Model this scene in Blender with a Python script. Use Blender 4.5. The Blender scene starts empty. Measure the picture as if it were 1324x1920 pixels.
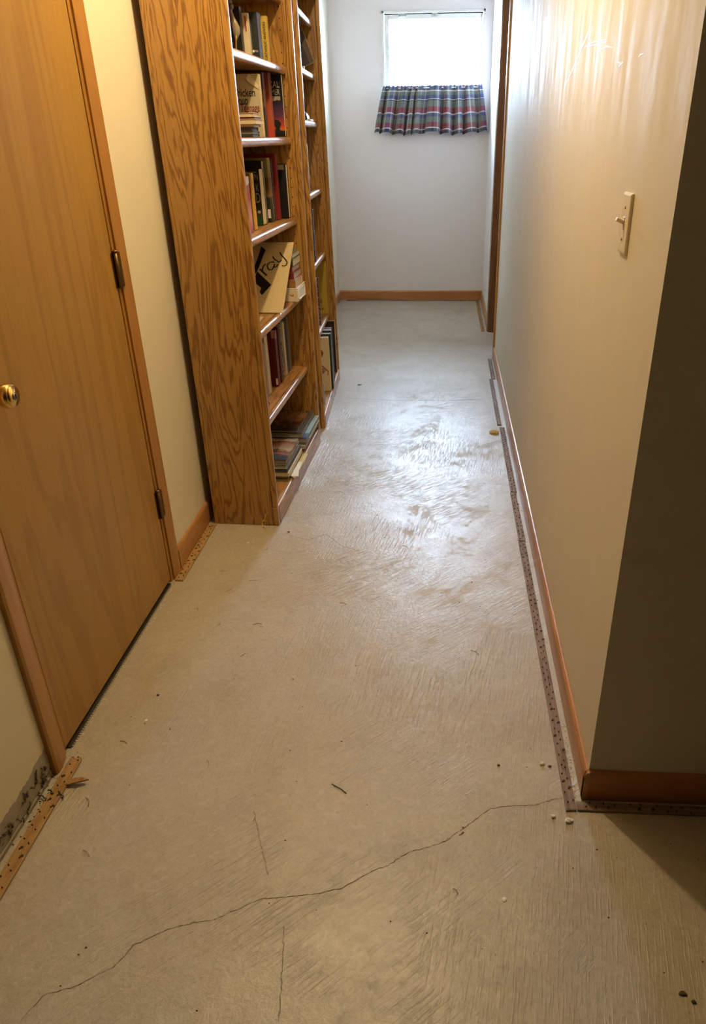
import bpy, bmesh, math, random
from mathutils import Matrix, Vector
random.seed(7)
S = bpy.context.scene
C = S.collection
R = math.radians

# ------------------------------------------------------------------ camera
cd = bpy.data.cameras.new('camera'); cam = bpy.data.objects.new('camera', cd); C.objects.link(cam)
yaw, pit, rol = 0.0676, -0.4779, -0.0124
fw = Vector((-math.sin(yaw)*math.cos(pit), math.cos(yaw)*math.cos(pit), math.sin(pit)))
rt = Vector((math.cos(yaw), math.sin(yaw), 0)); up = rt.cross(fw)
r2 = rt*math.cos(rol) + up*math.sin(rol); u2 = -rt*math.sin(rol) + up*math.cos(rol)
M = Matrix((r2, u2, -fw)).transposed().to_4x4(); M.translation = (-.3689, -1.2935, 1.4496)
cam.matrix_world = M
cd.sensor_fit = 'VERTICAL'; cd.sensor_height = 36; cd.lens = 1366.09/1920*36
cd.shift_x = -(743.13-662)/1920; cd.clip_start = .02; cd.clip_end = 60
S.camera = cam

# ------------------------------------------------------------------ sky, lamp, exposure
W = bpy.data.worlds.new('sky'); S.world = W; W.use_nodes = True
bg = W.node_tree.nodes['Background']; bg.inputs[0].default_value = (.58, .76, 1, 1); bg.inputs[1].default_value = 175
S.view_settings.view_transform = 'Standard'; S.view_settings.look = 'None'
S.view_settings.gamma = 1; S.view_settings.use_curve_mapping = False; S.view_settings.exposure = 0.14
pl = bpy.data.lights.new('window_portal', 'AREA'); pl.shape = 'RECTANGLE'; pl.size = .86; pl.size_y = .62
pl.cycles.is_portal = True
po = bpy.data.objects.new('window_portal', pl); C.objects.link(po)
po.location = (-.5, 6.2, 2.04); po.rotation_euler = (R(-90), 0, 0)
LAMP = (-.69, .985, 2.60)
LP = bpy.data.lights.new('bulb_light', 'POINT'); LP.energy = 60; LP.color = (1, .75, .40); LP.shadow_soft_size = .03
lo = bpy.data.objects.new('bulb_light', LP); C.objects.link(lo); lo.location = LAMP

# ------------------------------------------------------------------ material helpers
def newmat(name):
    m = bpy.data.materials.new(name); m.use_nodes = True
    nt = m.node_tree; b = nt.nodes['Principled BSDF']
    return m, nt, b
def N(nt, t, **k):
    n = nt.nodes.new(t)
    for a, v in k.items():
        if a.startswith('i_'):
            key = a[2:]
            n.inputs[int(key) if key.isdigit() else key].default_value = v
        else: setattr(n, a, v)
    return n
def ramp(nt, stops, fac=None, interp='LINEAR'):
    n = nt.nodes.new('ShaderNodeValToRGB'); n.color_ramp.interpolation = interp
    e = n.color_ramp.elements
    while len(e) > 1: e.remove(e[-1])
    for i, (p, c) in enumerate(stops):
        if len(c) == 3: c = (*c, 1)
        if i == 0: e[0].position = p; e[0].color = c
        else:
            q = e.new(p); q.color = c
    if fac is not None: nt.links.new(fac, n.inputs[0])
    return n
def mapping(nt, scale=(1,1,1), rot=(0,0,0), loc=(0,0,0), src=None):
    m = N(nt, 'ShaderNodeMapping'); m.inputs['Scale'].default_value = scale
    m.inputs['Rotation'].default_value = rot; m.inputs['Location'].default_value = loc
    if src is None:
        t = N(nt, 'ShaderNodeTexCoord'); src = t.outputs['Object']
    nt.links.new(src, m.inputs[0]); return m.outputs[0]
def noise(nt, vec, scale=5, detail=4, rough=.5, dist=0):
    n = N(nt, 'ShaderNodeTexNoise'); n.inputs['Scale'].default_value = scale; n.inputs['Detail'].default_value = detail
    n.inputs['Roughness'].default_value = rough; n.inputs['Distortion'].default_value = dist
    nt.links.new(vec, n.inputs['Vector']); return n.outputs['Fac']
def math_(nt, op, a, b=None, clamp=False):
    n = N(nt, 'ShaderNodeMath', operation=op, use_clamp=clamp)
    for i, v in enumerate((a, b)):
        if v is None: continue
        if isinstance(v, (int, float)): n.inputs[i].default_value = v
        else: nt.links.new(v, n.inputs[i])
    return n.outputs[0]
def mix(nt, fac, a, b, mode='MIX'):
    n = N(nt, 'ShaderNodeMix', data_type='RGBA', blend_type=mode)
    for k, v in ((0, fac), (6, a), (7, b)):
        if isinstance(v, (int, float)): n.inputs[k].default_value = v
        elif isinstance(v, tuple): n.inputs[k].default_value = (*v[:3], 1)
        else: nt.links.new(v, n.inputs[k])
    return n.outputs[2]
def bump(nt, b, h, strength=.3, dist=.001):
    n = N(nt, 'ShaderNodeBump'); n.inputs['Strength'].default_value = strength; n.inputs['Distance'].default_value = dist
    nt.links.new(h, n.inputs['Height']); nt.links.new(n.outputs[0], b.inputs['Normal'])
def plain(name, col, rough=.5, metal=0, var=.12, sc=40, spec=.5):
    m, nt, b = newmat(name)
    v = mapping(nt); f = noise(nt, v, sc, 3)
    c = mix(nt, f, tuple(x*(1-var) for x in col), tuple(min(1, x*(1+var)) for x in col))
    nt.links.new(c, b.inputs['Base Color']); b.inputs['Roughness'].default_value = rough
    b.inputs['Metallic'].default_value = metal; b.inputs['Specular IOR Level'].default_value = spec
    return m
def wood(name, light, dark, axis='z', rings=11, rough=.4, figure=1.0, coat=0., pores=.5, wide=5.):
    m, nt, b = newmat(name)
    def st(a, c):  # a across, c along
        return {'z': (a, a, c), 'x': (c, a, a), 'y': (a, c, a)}[axis]
    v = mapping(nt, st(1, .12)); f1 = noise(nt, v, wide, 4, .5, .5)
    rg = math_(nt, 'SINE', math_(nt, 'MULTIPLY', f1, rings*6.28))
    rg = math_(nt, 'MULTIPLY', math_(nt, 'ADD', rg, 1), .5)
    v2 = mapping(nt, st(1, .035)); f2 = noise(nt, v2, 260, 3, .6)
    v3 = mapping(nt, st(1, .06)); f3 = noise(nt, v3, 60, 4, .65)
    r_ = ramp(nt, [(.45, (0,0,0)), (.98, (1,1,1))], rg).outputs[0]
    p_ = ramp(nt, [(.42, (1,1,1)), (.6, (0,0,0))], f2).outputs[0]
    fac = math_(nt, 'MULTIPLY', r_, .62*figure, True)
    fac = math_(nt, 'ADD', fac, math_(nt, 'MULTIPLY', p_, .30*pores), True)
    fac = math_(nt, 'ADD', fac, math_(nt, 'MULTIPLY', math_(nt, 'SUBTRACT', f3, .45), .5), True)
    nt.links.new(mix(nt, fac, light, dark), b.inputs['Base Color'])
    rr = math_(nt, 'ADD', math_(nt, 'MULTIPLY', f3, .2), rough-.1)
    nt.links.new(rr, b.inputs['Roughness']); b.inputs['Coat Weight'].default_value = coat
    b.inputs['Coat Roughness'].default_value = .18
    bump(nt, b, f2, .25, .0006)
    return m

OAK_L, OAK_D = (.44, .235, .060), (.19, .075, .014)
oak_z = wood('oak_upright', OAK_L, OAK_D, 'z', 15, .36, 1.15, .25, wide=10)
oak_x = wood('oak_along', (.46, .25, .085), (.22, .095, .028), 'x', 11, .42, 1.0, .18, wide=7)
oak_back = wood('oak_back_panel', (.30, .135, .036), (.17, .065, .015), 'z', 8, .5, .8)
veneer = wood('door_veneer', (.40, .225, .048), (.31, .155, .028), 'z', 9, .42, .95, .12, .6, 3.4)
trim_z = wood('casing_wood', (.42, .20, .042), (.29, .12, .02), 'z', 5, .36, .5, .25, .4, 9)
trim_y = wood('baseboard_wood_y', (.47, .22, .075), (.31, .13, .036), 'y', 5, .38, .6, .25, .5, 9)
trim_x = wood('baseboard_wood_x', (.43, .18, .05), (.28, .10, .024), 'x', 5, .38, .6, .25, .5, 9)
jamb_m = wood('jamb_wood', (.17, .072, .024), (.11, .04, .013), 'z', 5, .42, .5, .2, .4, 9)
strip_new = wood('raw_strip_wood', (.43, .26, .10), (.24, .125, .04), 'y', 6, .7, .7, 0, .6, 20)
strip_old = wood('weathered_strip_wood', (.27, .195, .155), (.13, .085, .065), 'y', 6, .75, .8, 0, .9, 20)
strip_oldx = wood('weathered_strip_wood_x', (.26, .18, .13), (.13, .085, .06), 'x', 6, .75, .8, 0, .9, 20)

def paint(name, col, rough=.5, streak=0., dents=.25, spec=.5):
    m, nt, b = newmat(name); b.inputs['Specular IOR Level'].default_value = spec
    v = mapping(nt); f = noise(nt, v, 2.2, 3)
    c = mix(nt, f, tuple(x*.97 for x in col), col)
    nt.links.new(c, b.inputs['Base Color'])
    op = noise(nt, v, 420, 3, .6)
    if streak:
        v2 = mapping(nt, (1, 1, .06)); s = noise(nt, v2, 9, 5, .62)
        v3 = mapping(nt, (1, 1, .22)); s3 = noise(nt, v3, 26, 4, .6)
        s = math_(nt, 'MULTIPLY', math_(nt, 'ADD', s, s3), .5)
        rr = ramp(nt, [(.38, (rough-streak,)*3), (.62, (rough+streak,)*3)], s).outputs[0]
        nt.links.new(rr, b.inputs['Roughness'])
    else: b.inputs['Roughness'].default_value = rough
    bump(nt, b, op, dents, .0012)
    return m
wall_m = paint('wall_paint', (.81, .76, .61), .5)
wall_right_m = paint('wall_paint_rubbed_dimmed', (.64, .58, .46), .66, .12, spec=.15)  # rubbed streaks; left wall's paint darkened, weaker lamp light put into the colour
wall_back_m = paint('wall_paint_far', (.82, .78, .79), .62, spec=.25)
ceil_m = paint('ceiling_paint', (.52, .47, .38), .8)
white_paint = plain('white_window_paint', (.80, .84, .82), .35, 0, .03)

def damaged_wall():
    m, nt, b = newmat('wall_paint_torn_at_foot')
    v = mapping(nt); sep = N(nt, 'ShaderNodeSeparateXYZ'); nt.links.new(v, sep.inputs[0])
    n1 = noise(nt, v, 16, 5, .6)
    # torn edge rises towards the door
    lim = math_(nt, 'ADD', math_(nt, 'MULTIPLY', sep.outputs[1], .10), .092)
    h = math_(nt, 'ADD', sep.outputs[2], math_(nt, 'MULTIPLY', math_(nt, 'SUBTRACT', n1, .5), .05))
    torn = math_(nt, 'LESS_THAN', h, lim)
    n2 = noise(nt, mapping(nt, (1, 1, 1.6)), 34, 4, .6, 1.2)
    glue = ramp(nt, [(.56, (0,0,0)), (.60, (1,1,1))], n2).outputs[0]
    band = math_(nt, 'LESS_THAN', math_(nt, 'ABSOLUTE', math_(nt, 'SUBTRACT', sep.outputs[2], .032)), .022)
    g = math_(nt, 'MULTIPLY', glue, band)
    plaster = mix(nt, noise(nt, v, 30, 3), (.30, .27, .20), (.44, .41, .33))
    plaster = mix(nt, g, plaster, (.07, .05, .03))
    nt.links.new(mix(nt, torn, (.76, .69, .50), plaster), b.inputs['Base Color'])
    b.inputs['Roughness'].default_value = .6
    bump(nt, b, math_(nt, 'SUBTRACT', 1, torn), .6, .002)
    return m
wall_torn_m = damaged_wall()

def concrete():
    m, nt, b = newmat('concrete_slab')
    v = mapping(nt)
    big = noise(nt, v, 1.3, 5, .6); mid = noise(nt, v, 7, 6, .65, .3); fine = noise(nt, v, 90, 4, .7)
    c = mix(nt, big, (.40, .35, .275), (.48, .435, .355))
    c = mix(nt, math_(nt, 'MULTIPLY', ramp(nt, [(.45, (0,0,0)), (.7, (1,1,1))], mid).outputs[0], .35), c, (.56, .51, .44))
    c = mix(nt, math_(nt, 'MULTIPLY', ramp(nt, [(.50, (0,0,0)), (.72, (1,1,1))], noise(nt, mapping(nt, loc=(4, 2, 0)), 4.5, 6, .7, .5)).outputs[0], .4), c, (.33, .265, .18))
    c = mix(nt, math_(nt, 'MULTIPLY', ramp(nt, [(.40, (1,1,1)), (.52, (0,0,0))], fine).outputs[0], .22), c, (.27, .21, .14))
    c = mix(nt, math_(nt, 'MULTIPLY', ramp(nt, [(.50, (0,0,0)), (.62, (1,1,1))], noise(nt, mapping(nt, loc=(3, 1, 0)), 42, 5, .75, .6)).outputs[0], .28), c, (.60, .56, .50))
    pit = ramp(nt, [(.26, (1,1,1)), (.31, (0,0,0))], noise(nt, v, 160, 2, .5)).outputs[0]
    c = mix(nt, math_(nt, 'MULTIPLY', pit, .6), c, (.20, .15, .09))
    # pale clean band along the walls
    sep = N(nt, 'ShaderNodeSeparateXYZ'); nt.links.new(v, sep.inputs[0])
    inside = math_(nt, 'LESS_THAN', math_(nt, 'ABSOLUTE', math_(nt, 'SUBTRACT', sep.outputs[1], 1.95)), 1.97)
    edge = math_(nt, 'MULTIPLY', inside, math_(nt, 'GREATER_THAN', math_(nt, 'ADD', sep.outputs[0], math_(nt, 'MULTIPLY', mid, .004)), -.0285))
    c = mix(nt, math_(nt, 'MULTIPLY', edge, .55), c, (.60, .58, .54))
    nt.links.new(c, b.inputs['Base Color'])
    patch = noise(nt, mapping(nt, loc=(1, 7, 0)), 4.5, 10, .78, .5)
    rr = ramp(nt, [(.38, (.30,)*3), (.55, (.38,)*3), (.58, (.54,)*3), (.70, (.62,)*3)], patch).outputs[0]
    nt.links.new(rr, b.inputs['Roughness']); b.inputs['Specular IOR Level'].default_value = .62
    tv = mapping(nt, (1, .07, 1), src=mapping(nt, rot=(0, 0, R(9)))); tr = noise(nt, tv, 190, 3, .6)
    tv2 = mapping(nt, (1, .07, 1), src=mapping(nt, rot=(0, 0, R(48)))); tr2 = noise(nt, tv2, 180, 3, .6)
    sel = ramp(nt, [(.45, (0,0,0)), (.55, (1,1,1))], noise(nt, mapping(nt, loc=(9, 0, 0)), 1.6, 2)).outputs[0]
    lines = mix(nt, sel, tr, tr2)
    lines = ramp(nt, [(.5, (0,0,0)), (.68, (1,1,1))], lines).outputs[0]
    lines = math_(nt, 'MULTIPLY', lines, ramp(nt, [(.38, (.15,)*3), (.62, (1,1,1))], noise(nt, mapping(nt, loc=(2, 5, 1)), 3.5, 3, .6)).outputs[0])
    h = math_(nt, 'ADD', math_(nt, 'MULTIPLY', lines, 1.1), math_(nt, 'MULTIPLY', fine, .6))
    h = math_(nt, 'ADD', h, math_(nt, 'MULTIPLY', noise(nt, v, 34, 5, .75, .8), .9))
    bump(nt, b, h, .5, .0022)
    return m
floor_m = concrete()

def glass_mat():
    m, nt, b = newmat('dusty_window_glass'); nt.nodes.remove(b)
    out = [n for n in nt.nodes if n.type == 'OUTPUT_MATERIAL'][0]
    tr = N(nt, 'ShaderNodeBsdfTransparent'); di = N(nt, 'ShaderNodeBsdfTranslucent'); gl = N(nt, 'ShaderNodeBsdfGlossy')
    di.inputs[0].default_value = (.8, .85, .88, 1); gl.inputs['Roughness'].default_value = .05
    v = mapping(nt, (1, 1, .6)); f = noise(nt, v, 14, 6, .7)
    fac = ramp(nt, [(.48, (.06,)*3), (.66, (.6,)*3)], f).outputs[0]
    m1 = N(nt, 'ShaderNodeMixShader'); m2 = N(nt, 'ShaderNodeMixShader'); m2.inputs[0].default_value = .06
    nt.links.new(fac, m1.inputs[0]); nt.links.new(tr.outputs[0], m1.inputs[1]); nt.links.new(di.outputs[0], m1.inputs[2])
    nt.links.new(m1.outputs[0], m2.inputs[1]); nt.links.new(gl.outputs[0], m2.inputs[2]); nt.links.new(m2.outputs[0], out.inputs[0])
    return m
glass_m = glass_mat()

def plaid():
    m, nt, b = newmat('plaid_cotton')
    t = N(nt, 'ShaderNodeTexCoord'); sep = N(nt, 'ShaderNodeSeparateXYZ'); nt.links.new(t.outputs['UV'], sep.inputs[0])
    G, RD, WH, BL, NV, GY = (.13,.155,.125), (.21,.004,.022), (.62,.60,.62), (.045,.055,.16), (.010,.014,.045), (.07,.07,.09)
    hor = ramp(nt, [(0, BL), (.07, GY), (.10, WH), (.125, G), (.20, BL), (.28, WH), (.295, NV), (.32, G), (.45, RD), (.565, WH), (.59, BL), (.67, G), (.79, RD), (.895, WH), (.925, NV)],
               math_(nt, 'SUBTRACT', 1, sep.outputs[1]), 'CONSTANT').outputs[0]
    ver = ramp(nt, [(0, G), (.22, NV), (.30, G), (.42, WH), (.46, G), (.52, BL), (.66, WH), (.69, G), (.80, RD), (.86, G), (.95, WH)],
               math_(nt, 'FRACT', math_(nt, 'MULTIPLY', sep.outputs[0], 2.7)), 'CONSTANT').outputs[0]
    c = mix(nt, .34, hor, ver)
    nt.links.new(c, b.inputs['Base Color']); b.inputs['Roughness'].default_value = .8
    b.inputs['Sheen Weight'].default_value = .2
    w = noise(nt, mapping(nt, (1, 1, 1)), 500, 2); bump(nt, b, w, .2, .0006)
    return m
plaid_m = plaid()

brass = plain('brass', (.85, .60, .22), .22, 1, .05)
dark_brass = plain('aged_brass_hinge', (.20, .12, .045), .42, 1, .2)
steel = plain('rusty_nail_steel', (.045, .032, .026), .5, .6, .3, 300)
almond = plain('almond_plastic', (.72, .62, .43), .32, 0, .02)
black = plain('black_print', (.008, .008, .010), .5)
dark = plain('gap_shade', (.03, .022, .015), .8)
debris_d = plain('dark_crumb', (.10, .07, .045), .8, 0, .4, 90)
debris_w = plain('white_crumb', (.78, .74, .66), .8, 0, .15, 90)
MC = {}
def pm(col, rough=.55, key=None):
    k = (key, tuple(round(c, 3) for c in col), rough)
    if k not in MC:
        MC[k] = plain('surface_%d' % len(MC), col, rough, 0, .10, 60)
    return MC[k]
def pages_mat(col=(.72, .62, .42), ax='x', key=None):
    k = ('pages', col, ax)
    if k not in MC:
        m, nt, b = newmat('page_edges_%d' % len(MC))
        sc = {'x': (1, .02, .02), 'y': (.02, 1, .02), 'z': (.02, .02, 1)}[ax]
        f = noise(nt, mapping(nt, sc), 900, 2)
        nt.links.new(mix(nt, f, tuple(c*.72 for c in col), col), b.inputs['Base Color'])
        b.inputs['Roughness'].default_value = .8; MC[k] = m
    return MC[k]
def art_mat(name, stops, axis=2, zr=(0, 1), nsc=0, namp=.2, mode='LINEAR', rough=.4):
    m, nt, b = newmat(name)
    v = mapping(nt); sep = N(nt, 'ShaderNodeSeparateXYZ'); nt.links.new(v, sep.inputs[0])
    f = math_(nt, 'DIVIDE', math_(nt, 'SUBTRACT', sep.outputs[axis], zr[0]), zr[1]-zr[0])
    if nsc: f = math_(nt, 'ADD', f, math_(nt, 'MULTIPLY', math_(nt, 'SUBTRACT', noise(nt, v, nsc, 3, .6, .6), .5), namp))
    nt.links.new(ramp(nt, stops, f, mode).outputs[0], b.inputs['Base Color']); b.inputs['Roughness'].default_value = rough
    return m
def print_mat(name, base, ink, sc=(1, 1, 1), scale=260, th=.52):
    m, nt, b = newmat(name)
    f = noise(nt, mapping(nt, sc), scale, 2, .5)
    nt.links.new(mix(nt, ramp(nt, [(th, (0,0,0)), (th+.03, (1,1,1))], f).outputs[0], base, ink), b.inputs['Base Color'])
    b.inputs['Roughness'].default_value = .5
    return m

# ------------------------------------------------------------------ mesh helpers
def bx(bm, x0, x1, y0, y1, z0, z1, bev=0, seg=2, M=None):
    t = bmesh.new(); bmesh.ops.create_cube(t, size=1)
    for v in t.verts:
        v.co = Vector((x0+(v.co.x+.5)*(x1-x0), y0+(v.co.y+.5)*(y1-y0), z0+(v.co.z+.5)*(z1-z0)))
    if bev: bmesh.ops.bevel(t, geom=list(t.edges), offset=bev, segments=seg, profile=.5, affect='EDGES')
    merge(bm, t, M)
def merge(bm, t, M=None):
    if M is not None: bmesh.ops.transform(t, matrix=M, verts=t.verts)
    mp = {}
    for v in t.verts: mp[v] = bm.verts.new(v.co)
    for f in t.faces:
        try:
            g = bm.faces.new([mp[v] for v in f.verts]); g.smooth = f.smooth
        except ValueError: pass
    t.free()
def prism(bm, pts, axis, a, b, bev=0):
    """polygon pts in the two other axes, extruded along axis from a to b"""
    t = bmesh.new(); vs = []
    for w in (a, b):
        row = []
        for p, q in pts:
            co = {'x': (w, p, q), 'y': (p, w, q), 'z': (p, q, w)}[axis]
            row.append(t.verts.new(co))
        vs.append(row)
    n = len(pts)
    t.faces.new(vs[0][::-1]); t.faces.new(vs[1])
    for i in range(n): t.faces.new((vs[0][i], vs[0][(i+1) % n], vs[1][(i+1) % n], vs[1][i]))
    bmesh.ops.recalc_face_normals(t, faces=t.faces)
    merge(bm, t)
def tube(bm, pts, rad, n=6):
    pts = [Vector(p) for p in pts]; rings = []
    if not isinstance(rad, (list, tuple)): rad = [rad]*len(pts)
    for i, p in enumerate(pts):
        d = (pts[min(i+1, len(pts)-1)] - pts[max(i-1, 0)]).normalized()
        a = d.cross(Vector((0, 0, 1)) if abs(d.z) < .9 else Vector((1, 0, 0))).normalized(); b = d.cross(a)
        rings.append([bm.verts.new(p + (a*math.cos(2*math.pi*k/n) + b*math.sin(2*math.pi*k/n))*rad[i]) for k in range(n)])
    for i in range(len(pts)-1):
        for k in range(n):
            f = bm.faces.new((rings[i][k], rings[i][(k+1) % n], rings[i+1][(k+1) % n], rings[i+1][k])); f.smooth = True
    bm.faces.new(rings[0][::-1]); bm.faces.new(rings[-1])
def lathe(bm, prof, n=32, M=None):
    t = bmesh.new(); rings = []
    for r, z in prof:
        rings.append([t.verts.new((r*math.cos(2*math.pi*k/n), r*math.sin(2*math.pi*k/n), z)) for k in range(n)])
    for i in range(len(prof)-1):
        for k in range(n):
            f = t.faces.new((rings[i][k], rings[i][(k+1) % n], rings[i+1][(k+1) % n], rings[i+1][k])); f.smooth = True
    t.faces.new(rings[0][::-1]); t.faces.new(rings[-1])
    merge(bm, t, M)
def obj(name, bm, mat, parent=None, **props):
    bmesh.ops.recalc_face_normals(bm, faces=bm.faces)
    me = bpy.data.meshes.new(name); bm.to_mesh(me); bm.free()
    o = bpy.data.objects.new(name, me); C.objects.link(o)
    if mat: me.materials.append(mat)
    if parent: o.parent = parent
    for k, v in props.items(): o[k] = v
    return o
def box(name, x0, x1, y0, y1, z0, z1, mat, parent=None, bev=0, seg=2, **props):
    bm = bmesh.new(); bx(bm, x0, x1, y0, y1, z0, z1, bev, seg)
    return obj(name, bm, mat, parent, **props)
def tag(o, label, cat, group=None, kind=None):
    o['label'] = label; o['category'] = cat
    if group: o['group'] = group
    if kind: o['kind'] = kind
    return o
def thing(name, label, cat, M=None, group=None, kind=None):
    o = bpy.data.objects.new(name, None); C.objects.link(o); o.empty_display_size = .05
    if M is not None: o.matrix_world = M
    if kind != 'structure': tag(o, label, cat, group, kind)
    else: o['kind'] = kind; o['label'] = label
    return o
def T(x, y, z, rz=0, rx=0, ry=0):
    return Matrix.Translation((x, y, z)) @ Matrix.Rotation(rz, 4, 'Z') @ Matrix.Rotation(ry, 4, 'Y') @ Matrix.Rotation(rx, 4, 'X')
def st(o): o['kind'] = 'structure'; return o

XL, YB, CEIL = -1.348, 6.044, 2.70
# ------------------------------------------------------------------ room shell
st(box('floor', -1.6, 4.3, -6.3, YB+.02, -.08, 0, floor_m))
st(box('ceiling', -1.6, 4.3, -6.3, YB+.2, CEIL, CEIL+.08, ceil_m))
bm = bmesh.new(); bx(bm, -1.46, XL, -6.2, .0, 0, CEIL)
st(obj('wall_left', bm, wall_torn_m))
bm = bmesh.new(); bx(bm, -1.46, XL, .0, .985, 2.10, CEIL); st(obj('wall_left_above_door', bm, wall_m))
bm = bmesh.new(); prism(bm, [(-1.60, .94), (XL, .94), (-1.401, YB), (-1.60, YB)], 'z', 0, CEIL); st(obj('wall_left_beyond_door', bm, wall_m))
st(box('wall_left_leak_block', -1.60, -1.52, -.6, .94, 0, CEIL, wall_m))  # added unseen slab behind the left door, stops sky light leaking in
# back wall with its window opening
WX0, WX1, WZ0, WZ1 = -.922, -.078, 1.745, 2.352
bm = bmesh.new()
bx(bm, -1.6, WX0, YB, YB+.2, 0, CEIL); bx(bm, WX1, .3, YB, YB+.2, 0, CEIL)
bx(bm, WX0, WX1, YB, YB+.2, 0, WZ0); bx(bm, WX0, WX1, YB, YB+.2, WZ1, CEIL)
st(obj('wall_back', bm, wall_back_m))
# right wall, its return at the near corner and the part round the far doorway
bm = bmesh.new()
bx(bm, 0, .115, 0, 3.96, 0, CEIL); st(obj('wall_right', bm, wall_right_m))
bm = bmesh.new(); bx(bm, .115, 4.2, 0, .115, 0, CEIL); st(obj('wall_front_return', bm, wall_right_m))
bm = bmesh.new(); bx(bm, 0, .115, 3.96, 4.75, 2.38, CEIL); bx(bm, 0, .115, 4.75, YB, 0, CEIL); st(obj('wall_right_beyond_doorway', bm, wall_back_m))
panel_m = wood('low_bounce_panelling', (.16, .08, .03), (.08, .035, .012), 'z', 6, .6, .8)  # unseen near walls given a dark finish to cut bounced light
st(box('wall_near', -1.6, 4.3, -6.3, -6.2, 0, CEIL, panel_m))
st(box('wall_far_right', 4.2, 4.3, -6.2, .115, 0, CEIL, panel_m))
st(box('wall_doorway_backing', .20, .25, 3.7, 5.0, 0, CEIL, wall_m))
# outside: soffit and ground
st(box('soffit', -3, 2, YB+.2, YB+.62, 2.62, 2.68, white_paint))
st(box('ground', -5, 4, YB+.2, YB+9, 1.40, 1.50, pm((.42, .40, .36), .9)))

# corner bead wear, scuffs on the right wall
def ribbon(bm, pts, w, face, eps=.0006):
    """flat tapering stroke of pts (p,q) lying on a plane: face(p,q,h) -> co"""
    n = len(pts)
    for i in range(n-1):
        (a, b), (c, d) = pts[i], pts[i+1]
        l = math.hypot(c-a, d-b) or 1e-6; nx, ny = -(d-b)/l, (c-a)/l
        w0 = w*(.35 if i == 0 else 1)/2; w1 = w*(.35 if i == n-2 else 1)/2
        v = [bm.verts.new(face(a+nx*w0, b+ny*w0, eps)), bm.verts.new(face(a-nx*w0, b-ny*w0, eps)),
             bm.verts.new(face(c-nx*w1, d-ny*w1, eps)), bm.verts.new(face(c+nx*w1, d+ny*w1, eps))]
        bm.faces.new(v)
        bm.faces.new([bm.verts.new(face(a+nx*w0, b+ny*w0, 0)), bm.verts.new(face(c+nx*w1, d+ny*w1, 0)), bm.verts.new(face(c-nx*w1, d-ny*w1, 0)), bm.verts.new(face(a-nx*w0, b-ny*w0, 0))])
wr = bpy.data.objects['wall_right']
scuff_m = plain('burnished_scuff', (.84, .81, .76), .38, 0, .03)
SC = [(3, [(.999, 1.708), (1.041, 1.682), (1.17, 1.643), (1.388, 1.58)]), (1, [(1.073, 1.655), (.931, 1.654), (.761, 1.642)]),
      (1.2, [(.809, 1.627), (.742, 1.627), (.675, 1.619)]), (1.6, [(.58, 1.575), (.537, 1.581)]), (1.6, [(.595, 1.585), (.559, 1.58)]),
      (1.2, [(.395, 1.578), (.384, 1.581), (.359, 1.581)]), (1.2, [(2.445, 1.732), (2.294, 1.734), (2.215, 1.727)]),
      (1, [(1.701, 1.776), (1.574, 1.728), (1.573, 1.697)]), (1.5, [(2.128, 1.846), (2.023, 1.836), (2.019, 1.844)]),
      (1.0, [(1.809, 1.815), (1.773, 1.793)]), (1.2, [(.804, 1.587), (.773, 1.586)]), (2, [(1.214, 1.624), (1.223, 1.593)]),
      (1, [(1.048, 1.654), (.882, 1.644), (.758, 1.638)])]
for w, pts in SC:
    bm = bmesh.new(); ribbon(bm, pts, w*.0017, lambda p, q, h: (-h, p, q)); obj('scuff', bm, scuff_m, wr)
for yy, zz, l in ((1.02, .66, .025), (1.05, .63, .012), (.42, .30, .02), (.33, .12, .014)):
    bm = bmesh.new(); ribbon(bm, [(yy, zz), (yy+.003, zz-l*.5), (yy, zz-l)], .0022, lambda p, q, h: (-h, p, q)); obj('scuff', bm, pm((.42, .36, .28)), wr)

# baseboards: rounded top
def bb_prof(t=.012, h=.092, z0=.004):
    p = [(0, z0), (t, z0), (t, h-.016)]
    for k in range(1, 6):
        a = k/5*math.pi/2; p.append((t-.009+.009*math.cos(a)*1.0, h-.016+.016*math.sin(a)))
    p.append((0, h)); return p
def bb_y(name, xw, sgn, y0, y1, mat=trim_y, sk=0):
    bm = bmesh.new(); prof = [(xw+sgn*a, z) for a, z in bb_prof()]
    rows = []
    for y in (y0, y1):
        rows.append([bm.verts.new((x+sk*(y-y0), y, z)) for x, z in prof])
    n = len(prof); bm.faces.new(rows[0]); bm.faces.new(rows[1][::-1])
    for i in range(n): bm.faces.new((rows[0][i], rows[0][(i+1) % n], rows[1][(i+1) % n], rows[1][i]))
    return st(obj(name, bm, mat))
bb_y('baseboard_right', 0, -1, -.0125, 3.904)
bb_y('baseboard_right_far', 0, -1, 4.812, YB-.012)
bb_y('baseboard_left', XL-.0005, 1, .992, YB-.012, trim_y, -.0104)
def bb_x(name, x0, x1, yw, mat=trim_x):
    bm = bmesh.new(); prism(bm, [(yw-a, z) for a, z in bb_prof()], 'x', x0, x1); return st(obj(name, bm, mat))
bb_x('baseboard_back', -1.40, -.0005, YB)
bb_x('baseboard_front', -.012, 4.19, 0)

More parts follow.
